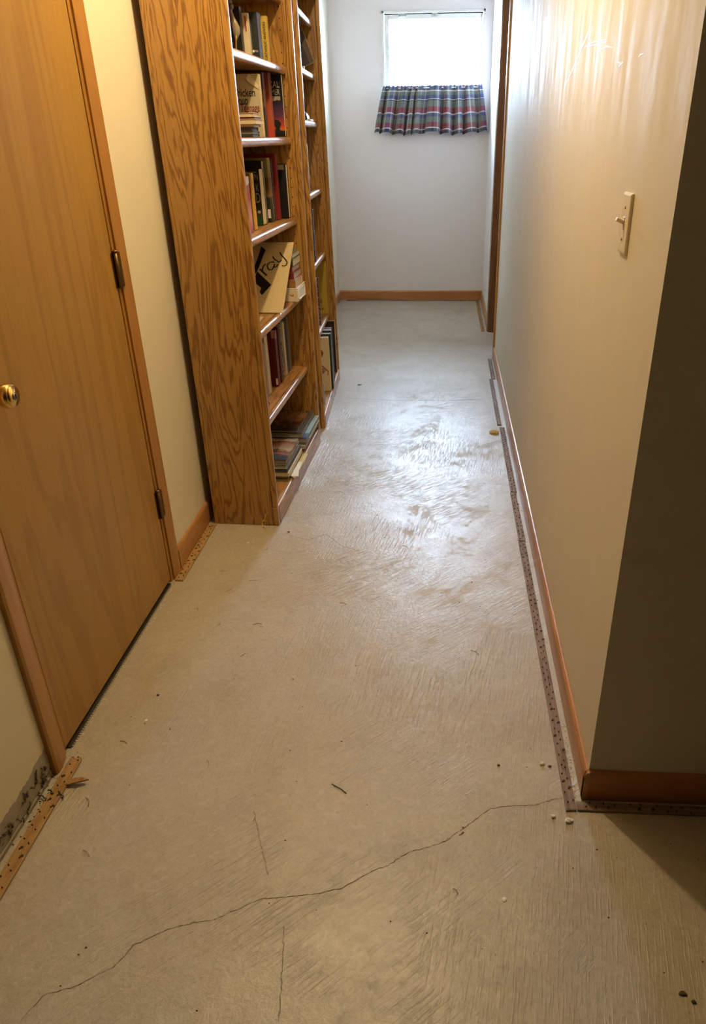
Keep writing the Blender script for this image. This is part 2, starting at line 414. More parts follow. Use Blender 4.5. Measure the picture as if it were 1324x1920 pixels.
# ------------------------------------------------------------------ left door
D1 = thing('door_1', 'flat honey-stained veneer door with brass knob in the left wall', 'door', T(XL, .49, 0), None, 'structure')
def dl(x, y, z): return x-XL, y-.49, z
def dbox(name, x0, x1, y0, y1, z0, z1, mat, bev=0, par=D1, seg=2, **k):
    return box(name, x0-XL, x1-XL, y0-.49, y1-.49, z0, z1, mat, par, bev, seg, **k)
slab = dbox('door_panel', XL-.036, XL-.001, .076, .906, .014, 2.055, veneer, .0015, seg=1)
for (y0, y1) in ((.046, .073), (.909, .937)):
    dbox('jamb', XL-.11, XL+.001, y0, y1, 0, 2.08, trim_z, .001, seg=1)
dbox('head_jamb', XL-.11, XL+.001, .046, .937, 2.058, 2.085, trim_z)
dbox('stop', XL-.05, XL-.038, .073, .085, 0, 2.06, trim_z); dbox('stop', XL-.05, XL-.038, .897, .909, 0, 2.06, trim_z)
def casing(name, y0, y1, z0, z1, x=XL, par=D1, mat=trim_z, off=None):
    bm = bmesh.new(); bx(bm, x-.0005, x+.009, y0, y1, z0, z1, .003, 2)
    bx(bm, x-.0005, x+.014, y0+(.0 if y0 > .5 else .018), y1-(.018 if y0 > .5 else 0), z0, z1, .004, 3) if z1 > 1.9 and y1-y0 < .1 else None
    for v in bm.verts: v.co -= Vector((XL, .49, 0))
    return obj(name, bm, mat, par)
def casing2(y0, y1):
    # rounded ranch profile: thin at the jamb, thicker outside
    bm = bmesh.new(); inner_low = y0 > .5
    w = y1-y0; pr = []
    for k in range(9):
        s = k/8; pr.append((s, .007+.007*math.sin(min(1, s*1.15)*math.pi/2) if s < .9 else .011))
    pts = [(0, -.0005)]+[(s, h) for s, h in pr]+[(1, -.0005)]
    pts = [((y0+s*w if inner_low else y1-s*w)-.49, h) for s, h in pts]
    prism(bm, [(h, y) for y, h in pts], 'z', 0.0, 2.10)
    return obj('casing', bm, trim_z, D1)
casing2(-.001, .058); casing2(.925, .986)
bm = bmesh.new(); bx(bm, -.0005, .012, -.001-.49, .986-.49, 2.10, 2.155, .003); obj('head_casing', bm, trim_z, D1)
for z in (1.10, .317, 1.88):
    bm = bmesh.new(); bx(bm, .0, .002, .419-.014, .419-.002, z-.05, z+.05); bx(bm, .001, .012, .416, .444, z-.05, z+.05, .001, 1)
    h = obj('hinge', bm, dark_brass, D1)
    bm = bmesh.new(); tube(bm, [(.009, .4175, z-.052), (.009, .4175, z+.052)], .0065, 10); obj('hinge_knuckle', bm, dark_brass, h)
    bm = bmesh.new(); lathe(bm, [(.0, .052), (.008, .052), (.008, .055), (.003, .058)], 10, Matrix.Translation((.009, .4175, z))); obj('hinge_pin', bm, dark_brass, h)
KY, KZ = .150, .962
Mk = Matrix.Translation((-.001, KY-.49, KZ)) @ Matrix.Rotation(R(90), 4, 'Y')
bm = bmesh.new(); lathe(bm, [(.031, 0), (.031, .003), (.028, .008), (.014, .010), (.012, .026), (.016, .032), (.024, .040), (.0268, .050), (.0268, .058), (.0235, .064), (.0225, .064)], 36, Mk)
kn = obj('door_knob', bm, brass, D1)
bm = bmesh.new(); lathe(bm, [(.0225, .0635), (.0220, .0665), (.0, .0672)], 32, Mk); obj('knob_face', bm, brass, kn)
bm = bmesh.new(); lathe(bm, [(.0085, .0668), (.0085, .0690), (.0, .0692)], 20, Mk); obj('keyhole_cylinder', bm, plain('pewter', (.28, .25, .2), .35, .9), kn)
bm = bmesh.new(); bx(bm, .0688, .0697, KY-.49-.001, KY-.49+.001, KZ-.005, KZ+.005); obj('key_slot', bm, black, kn)
box('door_gap_shade', XL-.115, XL-.055, .073, .909, 0, .01, dark)['kind'] = 'structure'  # solid dark bar: shade under the left door put into the colour

# far doorway on the right
D2 = thing('door_2', 'brown wood doorway with dark stained jamb in the right wall, near the far end', 'door', T(0, 4.35, 0), None, 'structure')
def b2(n, x0, x1, y0, y1, z0, z1, mat, bev=0): return box(n, x0, x1, y0-4.35, y1-4.35, z0, z1, mat, D2, bev)
b2('jamb', -.001, .116, 4.732, 4.75, 0, 2.38, jamb_m, .001); b2('jamb', -.001, .116, 3.96, 3.978, 0, 2.38, jamb_m, .001)
b2('head_jamb', -.001, .116, 3.978, 4.732, 2.362, 2.38, jamb_m)
b2('stop', .03, .062, 4.720, 4.732, 0, 2.36, jamb_m, .002); b2('stop', .03, .062, 3.978, 3.99, 0, 2.36, jamb_m, .002)
b2('door_panel', .064, .10, 3.982, 4.728, .012, 2.358, wood('far_door_veneer', (.34, .16, .05), (.25, .11, .03), 'z', 6, .45, .5))
def casing3(y0, y1):
    bm = bmesh.new(); n = [(0, 0), (-.008, 0), (-.0115, .3), (-.014, .6), (-.014, .85), (-.011, 1), (0, 1)]
    inner = y0 > 4.5
    prism(bm, [(x, (y0+s*(y1-y0) if inner else y1-s*(y1-y0))-4.35) for x, s in n], 'z', 0, 2.43); return obj('casing', bm, trim_z if not inner else jamb_m, D2)
casing3(3.906, 3.966); casing3(4.746, 4.810)
b2('head_casing', -.014, 0, 3.906, 4.81, 2.374, 2.432, jamb_m, .003)

# ------------------------------------------------------------------ window
WN = thing('window_1', 'small white wooden basement window high in the far wall', 'window', T(-.5, YB, 2.05), None, 'structure')
def wb(n, x0, x1, y0, y1, z0, z1, mat=white_paint, bev=0, par=WN, **k):
    return box(n, x0+.5, x1+.5, y0-YB, y1-YB, z0-2.05, z1-2.05, mat, par, bev, **k)
for a in ((-.937, -.919, 1.728, 2.372), (-.085, -.067, 1.728, 2.372)): wb('window_frame', a[0], a[1], YB-.010, YB+.085, a[2], a[3], bev=.002)
wb('window_frame', -.937, -.067, YB-.010, YB+.085, 2.352, 2.372, bev=.002); wb('window_sill', -.945, -.059, YB-.018, YB+.085, 1.728, 1.748, bev=.002)
wb('sash', -.916, -.878, YB+.008, YB+.043, 1.750, 2.346, bev=.003); wb('sash', -.106, -.088, YB+.008, YB+.043, 1.750, 2.346, bev=.003)
wb('sash', -.878, -.106, YB+.008, YB+.043, 2.312, 2.346, bev=.003); wb('sash', -.878, -.106, YB+.008, YB+.043, 1.750, 1.785, bev=.003)
wb('pane', -.879, -.105, YB+.024, YB+.028, 1.784, 2.313, glass_m)
l = wb('latch', -.515, -.468, YB+.003, YB+.010, 2.318, 2.353, pm((.55, .56, .54), .35), .002)
wb('latch_screw', -.496, -.488, YB+.001, YB+.004, 2.332, 2.340, pm((.2, .2, .2)), 0, l)
for z in (2.345, 2.333):
    l = wb('keeper', -.795, -.733, YB-.012, YB+.010, z-.004, z+.004, pm((.60, .60, .58), .35), .001)
    for x in (-.79, -.74): wb('keeper_screw', x, x+.006, YB-.0135, YB-.0115, z-.003, z+.003, pm((.1, .1, .1)), 0, l)
# curtain: two gathered plaid panels on one rod
rod = thing('curtain_rod', 'thin white curtain rod holding the plaid curtain across the window', 'curtain rod', T(-.5, YB-.068, 1.806))
bm = bmesh.new(); tube(bm, [(-.455, 0, 0), (.455, 0, 0)], .005, 10); obj('rod', bm, white_paint, rod)
for x in (-.452, .452):
    bm = bmesh.new(); tube(bm, [(x, 0, 0), (x, .057, 0)], .004, 8); obj('bracket', bm, white_paint, rod)
def curtain(label, xt0, xt1, xb0, xb1, seed, folds):
    rnd = random.Random(seed); ph = [rnd.uniform(-.5, .5) for _ in range(8)]
    bm = bmesh.new(); uvl = bm.loops.layers.uv.new('UVMap'); nu, nv = 200, 26; g = []
    wig = lambda s: sum(math.sin((k+1)*4.1*s+ph[k]*6)*.06/(1+k*.4) for k in range(4))
    for j in range(nv+1):
        t = j/nv; row = []
        for i in range(nu+1):
            s = i/nu
            x = (xt0+(xt1-xt0)*s)*(1-t**.8)+(xb0+(xb1-xb0)*s)*t**.8
            amp = .006+.040*t**.75
            w = s+wig(s)
            cw = math.cos(2*math.pi*folds*w); cw = math.copysign(abs(cw)**.6, cw)
            y = -amp*cw - .004*t*math.cos(2*math.pi*folds*2.3*w+ph[2]*6) - .004*(1-t)*math.cos(2*math.pi*folds*3.1*w)
            x += .014*t*math.sin(2*math.pi*folds*w+.8)
            rod_gap = .006 if .02 < t < .06 else 0
            z = .018 - .362*t - .012*t*math.sin(s*math.pi)*.8 + .009*t*math.cos(2*math.pi*folds*w)+(.004*math.cos(2*math.pi*folds*3.1*w) if j == 0 else 0)+.006*t*math.sin(s*7+ph[1]*6)
            row.append(bm.verts.new((x+.5, y-.010, z)))
        g.append(row)
    for j in range(nv):
        for i in range(nu):
            f = bm.faces.new((g[j][i], g[j+1][i], g[j+1][i+1], g[j][i+1])); f.smooth = True
            for lp, (a, b) in zip(f.loops, ((i, j), (i, j+1), (i+1, j+1), (i+1, j))): lp[uvl].uv = (a/nu, 1-b/nv)
    me = bpy.data.meshes.new('curtain'); bm.to_mesh(me); bm.free(); me.materials.append(plaid_m)
    o = bpy.data.objects.new('curtain', me); C.objects.link(o); o.location = (-.5, YB-.068, 1.806)
    md = o.modifiers.new('s', 'SOLIDIFY'); md.thickness = .0008
    tag(o, label, 'curtain', 'gathered plaid curtain panels under the window')
curtain('left panel of the gathered blue, red and green plaid curtain', -.925, -.512, -1.005, -.552, 3, 4.5)
curtain('right panel of the gathered plaid curtain, nearer the brown doorway', -.524, -.072, -.556, -.020, 5, 5.5)

# ------------------------------------------------------------------ switch on the right wall
SW = thing('light_switch', 'almond plastic toggle light switch on the right wall', 'light switch', T(0, .319, 1.284))
bm = bmesh.new()
t_ = [(-.0352, -.0572), (.0352, -.0572), (.0352, .0572), (-.0352, .0572)]; ti = [(-.0305, -.0525), (.0305, -.0525), (.0305, .0525), (-.0305, .0525)]
rings = [[bm.verts.new((x, a, b)) for a, b in q] for x, q in ((0, t_), (-.0035, t_), (-.0058, [(a*.96, b*.975) for a, b in t_]), (-.0066, ti))]
for i in range(3):
    for k in range(4): bm.faces.new((rings[i][k], rings[i][(k+1) % 4], rings[i+1][(k+1) % 4], rings[i+1][k]))
bm.faces.new(rings[3]); bm.faces.new(rings[0][::-1]); obj('cover_plate', bm, almond, SW)
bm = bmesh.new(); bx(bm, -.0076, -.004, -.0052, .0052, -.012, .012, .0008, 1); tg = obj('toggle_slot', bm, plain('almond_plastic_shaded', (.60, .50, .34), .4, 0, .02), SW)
bm = bmesh.new(); bx(bm, -.018, 0, -.0045, .0045, -.0035, .0035, .001, 2, Matrix.Translation((-.006, 0, .001)) @ Matrix.Rotation(R(24), 4, 'Y')); obj('toggle', bm, almond, SW)
for z in (.030, -.030):
    bm = bmesh.new(); lathe(bm, [(.0032, 0), (.0032, .0014), (0, .0018)], 14, Matrix.Translation((-.0065, 0, z)) @ Matrix.Rotation(R(-90), 4, 'Y'))
    s_ = obj('screw', bm, pm((.50, .42, .28)), SW)
    bm = bmesh.new(); bx(bm, -.0086, -.0080, -.0005, .0005, z-.0026, z+.0026); obj('screw_slot', bm, black, s_)

# ceiling light (above the frame)
CL = thing('ceiling_light', 'bare warm bulb in a white ceiling socket above the hallway', 'ceiling light', T(LAMP[0], LAMP[1], CEIL))
bm = bmesh.new(); lathe(bm, [(.06, 0), (.06, -.012), (.03, -.03), (.022, -.05), (0, -.05)], 28); obj('socket', bm, white_paint, CL)

# ------------------------------------------------------------------ tack strips
nail_rnd = random.Random(11)
def strip(label, x0, x1, y0, y1, mat, along='y', h=.0065, step=.032, group='carpet tack strips', chips=True):
    o = thing('tack_strip', label, 'tack strip', T((x0+x1)/2, (y0+y1)/2, 0), group)
    hx, hy = (x1-x0)/2, (y1-y0)/2
    b = bmesh.new(); bx(b, -hx, hx, -hy, hy, .0003, h, .0012, 1)
    b2_ = b
    for v in b.verts:
        if along == 'y' and abs(abs(v.co.y)-hy) < .002: v.co.y += nail_rnd.uniform(-.004, .004)
        v.co.x += nail_rnd.uniform(-.0006, .0006)
    obj('wood_strip', b, mat, o)
    nb = bmesh.new(); L = (y1-y0) if along == 'y' else (x1-x0); n = int(L/step)
    W_ = hx if along == 'y' else hy
    for i in range(n):
        for c in (-.5, .45):
            s = -L/2 + (i+.5+ (.4 if c > 0 else 0))*step + nail_rnd.uniform(-.006, .006)
            if abs(s) > L/2-.004: continue
            a = c*W_+nail_rnd.uniform(-.003, .003)
            x, y = (a, s) if along == 'y' else (s, a)
            tx, ty = nail_rnd.uniform(-.0015, .0015), nail_rnd.uniform(-.002, .002)
            tube(nb, [(x, y, h-.002), (x+tx, y+ty, h+.0045)], [.0026, .0008], 5)
            if nail_rnd.random() < .28:
                tube(nb, [(x+.003, y+.004, h-.001), (x+.003, y+.004, h+.0008)], [.0042, .0036], 8)
    obj('tack_pins', nb, steel, o, kind='stuff')
    return o
strip('weathered tack strip along the right wall, piece ending at the near corner', -.054, -.028, -.046, 1.252, strip_old)
strip('weathered tack strip along the right wall, second short piece from the corner', -.053, -.027, 1.262, 1.704, strip_old)
strip('weathered tack strip along the right wall, piece just below the yellow foam crumb', -.050, -.023, 1.710, 2.528, strip_old)
strip('weathered tack strip along the right wall, piece just beyond the yellow foam crumb', -.060, -.036, 2.570, 3.425, strip_old)
strip('crumbly tack strip piece along the right wall ending at the brown doorway', -.046, -.018, 3.432, 3.915, strip_oldx, step=.022)
strip('tack strip in the right corner beyond the doorway, before the far wall', -.058, -.030, 4.752, 5.96, strip_new, step=.03)
strip('thin tack strip lying along the far wall baseboard', -1.33, -.03, YB-.052, YB-.026, strip_oldx, 'x')
strip('dark tack strip at the foot of the shadowed wall right of the corner', -.026, 1.9, -.046, -.020, strip_oldx, 'x')
strip('pale tack strip between the left door and the bookcase', -1.338, -1.306, .912, 1.352, strip_new, step=.03)
strip('long orange-brown tack strip at the lower left wall below the door casing', -1.326, -1.294, -1.0, .050, strip_new, step=.036)

# transition strip under the left door
th = thing('threshold_strip', 'thin dark metal carpet strip under the left door', 'threshold strip', T(-1.345, .49, 0))
bm = bmesh.new(); bx(bm, -.012, .002, -.40, .40, .0003, .006, .001, 1); obj('metal_bar', bm, plain('tarnished_metal', (.09, .075, .06), .45, .8), th)
bm = bmesh.new()
for i in range(90):
    y = -.395+i*.0088; bx(bm, .003, .0062, y, y+.004, .0003, .0045)
obj('teeth', bm, pm((.55, .50, .42), .6), th, kind='stuff')

# ------------------------------------------------------------------ floor crack, crumbs
fl = bpy.data.objects['floor']
CR = [(-1.126,-.572),(-1.106,-.528),(-1.054,-.509),(-.99,-.465),(-.972,-.424),(-.913,-.388),(-.857,-.368),(-.825,-.362),(-.776,-.334),(-.736,-.31),(-.679,-.303),(-.623,-.293),(-.568,-.276),(-.502,-.23),(-.47,-.215),(-.431,-.182),(-.373,-.16),(-.343,-.147),(-.309,-.116),(-.286,-.095),(-.234,-.048),(-.194,-.04),(-.13,-.033),(-.076,-.013),(-.056,-.008)]
rc = random.Random(4)
def crack(pts, w, name='crack'):
    p2 = []
    for (a, b), (c, d) in zip(pts, pts[1:]):
        n = max(2, int(math.hypot(c-a, d-b)/.007))
        for k in range(n): p2.append((a+(c-a)*k/n+rc.uniform(-.0014, .0014), b+(d-b)*k/n+rc.uniform(-.0014, .0014)))
    p2.append(pts[-1]); bm = bmesh.new()
    for i in range(len(p2)-1):
        (a, b), (c, d) = p2[i], p2[i+1]; ww = w*rc.uniform(.5, 1.4); l = math.hypot(c-a, d-b) or 1e-6; nx, ny = -(d-b)/l*ww/2, (c-a)/l*ww/2
        bm.faces.new([bm.verts.new((x, y, .0003)) for x, y in ((a+nx, b+ny), (a-nx, b-ny), (c-nx, d-ny), (c+nx, d+ny))])
    return obj(name, bm, plain('crack_shadowed_mortar', (.13, .09, .055), .9), fl)
crack(CR, .0015)
crack([(-.31, -.128), (-.30, -.118)], .004)
crack([(-.98, 1.27), (-.90, 1.24), (-.83, 1.29), (-.76, 1.20), (-.68, 1.16)], .0016)
crack([(-.95, 3.02), (-.7, 2.99), (-.4, 2.99), (-.12, 3.02)], .003)
ST = plain('faint_dark_streak', (.25, .205, .15), .85)
for pts in ([(-.674,-.369),(-.664,-.437),(-.656,-.487),(-.649,-.548)], [(-.799,-.1),(-.764,-.186),(-.733,-.253)]):
    crack(pts, .0022, 'streak').data.materials[0] = ST
def chip_shape(bm, x, y, r, h, z=0):
    n = rc.randint(4, 6); a0 = rc.uniform(0, 6.3); e = rc.uniform(.5, 1)
    b_ = [bm.verts.new((x+r*math.cos(a0+6.283*k/n)*rc.uniform(.7, 1.2), y+r*e*math.sin(a0+6.283*k/n)*rc.uniform(.7, 1.2), z+.0002)) for k in range(n)]
    t = bm.verts.new((x+rc.uniform(-.3, .3)*r, y+rc.uniform(-.3, .3)*r, z+h))
    for k in range(n): bm.faces.new((b_[k], b_[(k+1) % n], t))
    bm.faces.new(b_[::-1])
def crumbs(n, mat, label, fn, rr):
    bm = bmesh.new()
    for _ in range(n):
        x, y = fn(); r = rc.uniform(*rr); chip_shape(bm, x, y, r, r*rc.uniform(.5, 1))
    tag(obj('floor_crumbs', bm, mat), label, 'crumbs', None, 'stuff')
def anyfloor():
    while True:
        x, y = rc.uniform(-1.28, .9), rc.uniform(-.8, 5.9)
        if x > -.07 and y > -.1: continue
        if x < -1.0 and 1.3 < y < 3.5: continue
        return x, y
crumbs(230, debris_d, 'fine dark specks scattered over the whole concrete floor', anyfloor, (.0010, .0030))
crumbs(120, debris_w, 'fine pale specks scattered over the whole concrete floor', anyfloor, (.0010, .0024))
crumbs(170, debris_w, 'pale mortar grit between the tack strip and the right wall', lambda: (rc.uniform(-.030, -.014), rc.choice((rc.uniform(-.02, .25), rc.uniform(-.02, 3.9)))), (.0010, .0032))
crumbs(120, debris_d, 'dark grit lying along the right wall tack strip', lambda: (rc.uniform(-.064, -.014), rc.uniform(-.03, 3.9)), (.0008, .0024))
crumbs(160, debris_w, 'chalky grit along the bottom of the left door', lambda: (rc.uniform(-1.345, -1.325), rc.uniform(.03, .92)), (.0010, .0028))
crumbs(90, debris_d, 'dark glue crumbs along the foot of the lower left wall', lambda: (rc.uniform(-1.345, -1.30), rc.uniform(-.5, .08)), (.0012, .0040))
def stick(label, pts, r, mat, name='fibre', cat='fibre', group=None):
    p0 = Vector(pts[0]); bm = bmesh.new(); tube(bm, [Vector(p)-p0 for p in pts], r, 5)
    o = obj(name, bm, mat); o.location = p0; return tag(o, label, cat, group)
yel = pm((.85, .55, .05)); brn = pm((.24, .15, .06)); stw = pm((.50, .40, .22))
o = thing('carpet_string', 'frayed yellow carpet string standing at the front corner of the bookcase', 'string', T(-1.096, 1.332, 0))
bm = bmesh.new(); tube(bm, [(0, 0, .002), (-.006, .002, .006), (-.012, .004, .018), (-.009, .006, .028), (.0, .008, .036), (.004, .010, .046), (.006, .010, .058), (.011, .010, .064)], .0015, 6); obj('strand', bm, yel, o)
bm = bmesh.new(); tube(bm, [(-.006, .005, .030), (.002, .003, .031), (.010, .001, .033)], .0009, 5); obj('strand', bm, yel, o)
bm = bmesh.new(); tube(bm, [(0, 0, .002), (.007, -.004, .002), (.004, -.010, .003), (-.006, -.007, .002)], .0012, 5); obj('strand', bm, yel, o)
# foam crumb
bm = bmesh.new(); bmesh.ops.create_icosphere(bm, subdivisions=4, radius=1)
for v in bm.verts:
    c = v.co; n_ = math.sin(c.x*17+c.y*9)*math.cos(c.y*19)*.10+math.sin(c.x*31)*math.sin(c.y*27)*.08
    v.co = Vector((c.x*.025*(1+n_), c.y*.018*(1+n_), max(.0, c.z*.010*(1+2.4*n_)+.007)))
    if c.z < -.2: v.co.z = .001
o = obj('foam_crumb', bm, plain('yellow_foam', (.74, .62, .34), .8, 0, .25, 200)); o.location = (-.083, 2.455, 0)
tag(o, 'crumbly yellow lump of carpet foam beside the right tack strip', 'foam crumb')
def lump(label, x, y, r, mat, name='plaster_crumb', cat='crumb', sc=(1, .8, .6), seed=1):
    rr = random.Random(seed); bm = bmesh.new(); bmesh.ops.create_icosphere(bm, subdivisions=2, radius=1)
    for v in bm.verts:
        k = 1+rr.uniform(-.28, .28); v.co = Vector((v.co.x*r*sc[0]*k, v.co.y*r*sc[1]*k, (v.co.z*k*sc[2]+sc[2]*.75)*r))
        if v.co.z < 0: v.co.z = .0003
    o = obj(name, bm, mat); o.location = (x, y, 0); return tag(o, label, cat)
lump('white plaster crumb left of the right tack strip, near the corner', -.094, .099, .0068, debris_w, seed=1)
lump('small dark crumb just right of the white plaster crumb near the strip', -.075, .092, .0038, debris_d, 'dark_crumb', seed=9, sc=(1.3, .8, .5))
lump('small white plaster crumb just below the end of the right tack strip', -.086, -.065, .006, debris_w, seed=2)
lump('larger white plaster crumb just below the near end of the right tack strip', -.050, -.077, .0088, debris_w, seed=3)
lump('dark crumb on the bare concrete left of the white plaster crumbs', -.206, .089, .0036, debris_d, 'dark_crumb', seed=4)
lump('dark crumb on the floor below the left door, above the white paint dot', -1.183, .305, .0042, debris_d, 'dark_crumb', seed=5)
lump('dark bug-like crumb in the lower right corner of the floor', .106, -.458, .0055, debris_d, 'dark_crumb', seed=6, sc=(1.4, .8, .5))
lump('dark round crumb beside the bug-like crumb in the lower right corner', .122, -.472, .0048, debris_d, 'dark_crumb', seed=7)
lump('dark crumb on the floor near the front corner of the bookcase', -.99, 1.30, .005, debris_d, 'dark_crumb', seed=12)
lump('curled pale grey scrap on the floor in front of the far bookcase', -.91, 3.288, .009, pm((.30, .28, .26)), 'paper_scrap', 'scrap', (1.4, .6, .5), 8)
def dot(label, x, y, r):
    bm = bmesh.new(); lathe(bm, [(r, .0002), (r*.95, .0008), (0, .001)], 14); o = obj('paint_drop', bm, debris_w); o.location = (x, y, 0); tag(o, label, 'paint drop')
dot('round white paint drop on the floor below the left door', -1.18, .203, .0052)
dot('round white paint drop on the floor in the lower right area', -.217, -.284, .0060)
dot('small white paint drop between the bookcase and the pale tack strip', -1.137, 1.205, .0055)
stick('curled white scrap on the floor between the left door and the middle', [(-.985, .660, .001), (-.972, .672, .002), (-.955, .668, .001), (-.950, .655, .001), (-.962, .652, .001)], .0016, debris_w, 'plaster_curl', 'scrap')
stick('fuzzy grey hair tuft on the floor in the middle foreground', [(-.628, .006, .001), (-.612, -.004, .002), (-.600, -.010, .001), (-.588, -.022, .001)], .0014, pm((.12, .11, .10)), 'hair_tuft', 'hair')
fr = random.Random(3)
FL = ['fibre near the pale tack strip by the left door', 'fibre left of the middle, level with the door hinge side', 'fibre close under the left door, far half', 'fibre just before the bookcase foot, in its shade', 'fibre above the curled white scrap', 'fibre right beside the pale tack strip end', 'fibre just right of the near door casing', 'fibre above the crack, left of the hair tuft', 'fibre just right of the brown splinter', 'fibre midway between splinter and hair tuft', 'fibre below the crack near the lower right paint drop', 'fibre at the left, just above the crack start', 'fibre in the tan shade before the bookcase', 'fibre mid hall, right of the curled scrap', 'fibre near the right tack strip, mid length', 'fibre in mid hall level with the bookcase front']
spots = [(-1.12, .86), (-1.10, .66), (-1.20, .74), (-1.05, .93), (-.98, .50), (-1.18, .99), (-1.21, .12), (-.96, .06), (-1.22, -.08), (-.80, -.10), (-.32, -.27), (-1.16, -.22), (-1.05, 1.16), (-.70, .80), (-.25, .55), (-.5, 1.2)]
for i, (x, y) in enumerate(spots):
    a = fr.uniform(0, 3.14); L_ = fr.uniform(.008, .017)
    bm = bmesh.new(); tube(bm, [(-L_*math.cos(a), -L_*math.sin(a), .001), (.002*math.sin(a), .002, .0016), (L_*math.cos(a+.3), L_*math.sin(a+.3), .001)], .0008, 4)
    o = obj('carpet_fibre', bm, (brn, stw)[i % 2]); o.location = (x, y, 0); tag(o, ('brown ', 'straw-coloured ')[i % 2]+FL[i], 'fibre', 'loose carpet fibres on the floor')
# splinter and glue at the near left strip
bm = bmesh.new()
prism(bm, [(-.022, -.002), (-.006, -.010), (.018, -.008), (.040, .002), (.046, .006), (.030, .009), (.006, .007), (-.012, .006)], 'z', .007, .011)
for v in bm.verts: v.co.z += .006*math.sin(v.co.x*60)
o = obj('wood_splinter', bm, strip_new); o.location = (-1.288, -.028, 0); tag(o, 'torn brown splinter lying across the lower left tack strip', 'splinter')
gl = bpy.data.objects['wall_left']
glue_m = plain('dried_glue', (.085, .06, .04), .45, 0, .3)
gr = random.Random(21)
for k in range(26):
    y = -gr.uniform(.02, .34) if k > 8 else -gr.uniform(.02, .12); z = gr.uniform(.012, .050) if k > 8 else gr.uniform(.02, .085)
    pts = [(XL+.001, y, z)]
    for _ in range(5): pts.append((XL+gr.uniform(.0005, .005), pts[-1][1]+gr.uniform(-.010, .006), max(.004, pts[-1][2]+gr.uniform(-.010, .010))))
    bm = bmesh.new(); tube(bm, pts, gr.uniform(.0010, .0024), 5); obj('dried_glue', bm, glue_m, gl)
bm = bmesh.new(); bx(bm, XL, XL+.004, -1.3, -.02, .001, .012, .001, 1); obj('drywall_edge', bm, pm((.34, .30, .22), .8), gl)
for k, (a, b) in enumerate((((-1.333, -.055), (-1.312, -.062)), ((-1.345, -.07), (-1.322, -.085)), ((-1.300, -.060), (-1.280, -.075)))):
    pts = [(a[0]+(b[0]-a[0])*s/5+gr.uniform(-.004, .004), a[1]+(b[1]-a[1])*s/5+gr.uniform(-.006, .006), .006+gr.uniform(0, .004)) for s in range(6)]
    stick(('curl of dark dried glue left of the lower left tack strip', 'dark glue thread against the torn lower left wall', 'knot of dried glue on the lower left tack strip below the splinter')[k], pts, .0019, glue_m, 'dried_glue', 'glue')

# ------------------------------------------------------------------ bookcases
P1, A1 = Vector((-1.039, 1.353, .0014)), math.atan2(.9995, .0307)
P2, A2 = Vector((-1.013, 2.488, .0024)), math.atan2(.999, -.0453)
U1 = Matrix.Translation(P1) @ Matrix.Rotation(A1, 4, 'Z') @ Matrix.Rotation(-.004, 4, 'X')
U2 = Matrix.Translation(P2) @ Matrix.Rotation(A2, 4, 'Z') @ Matrix.Rotation(-.008, 4, 'X')
def bookcase(label, U, Lx, shelves, rec, zb, D=.276, H=2.13):
    t = thing('bookcase', label, 'bookcase', U, 'oak bookcases along the left wall')
    for x0 in (0, Lx-.019):
        p = box('side_panel', x0, x0+.019, .024, D, 0, H, oak_z, t, .0008, 1)
        bm = bmesh.new(); bx(bm, x0-.0004, x0+.0194, 0, .024, .085, H, .0055, 3); obj('edge_trim', bm, oak_z, p)
        bm = bmesh.new(); bx(bm, x0-.0002, x0+.0192, .0005, .0245, 0, .085, .002, 1); obj('edge_foot', bm, oak_z, p)
        hb = bmesh.new(); xi = .0192 if x0 == 0 else Lx-.0192
        for k in range(46):
            zz = .20+k*.040
            if zz > H-.08: break
            lathe(hb, [(.0028, -.0003), (.0028, .0003)], 8, Matrix.Translation((xi, .052, zz)) @ Matrix.Rotation(R(90), 4, 'Y'))
            lathe(hb, [(.0028, -.0003), (.0028, .0003)], 8, Matrix.Translation((xi, D-.05, zz)) @ Matrix.Rotation(R(90), 4, 'Y'))
        obj('pin_holes', hb, black, p, kind='stuff')
    box('back_panel', .019, Lx-.019, D-.007, D-.001, .05, H-.02, oak_back, t)
    box('top_panel', .019, Lx-.019, .01, D-.007, H-.03, H-.006, oak_x, t)
    bm = bmesh.new(); bx(bm, .0192, Lx-.0192, -.002, D-.008, zb-.028, zb, .009, 3); obj('shelf', bm, oak_x, t)
    bm = bmesh.new(); bx(bm, .0192, Lx-.0192, -.001, .018, 0, zb-.02, .002, 1); obj('kick_board', bm, oak_x, t)
    for z in shelves:
        s = box('shelf', .0192, Lx-.0192, rec+.024, D-.008, z-.024, z, oak_x, t)
        bm = bmesh.new(); bx(bm, .0196, Lx-.0196, rec, rec+.026, z-.030, z+.001, .0105, 4); obj('shelf_nosing', bm, oak_x, s)
        for f in s.data.polygons: f.use_smooth = False
    for o in t.children_recursive:
        if o.type == 'MESH' and ('nosing' in o.name or o.name.startswith('shelf') or 'trim' in o.name):
            for p_ in o.data.polygons: p_.use_smooth = False
    return t
bookcase('tall honey oak bookcase nearest the door, side panel facing out', U1, .945, (1.71, 1.444, 1.113, .771, .414, 1.96), .038, .08)
bookcase('tall oak bookcase farther down the hall, next to the window end', U2, .950, (2.0, 1.75, 1.517, 1.17, .81, .437), .045, .066)

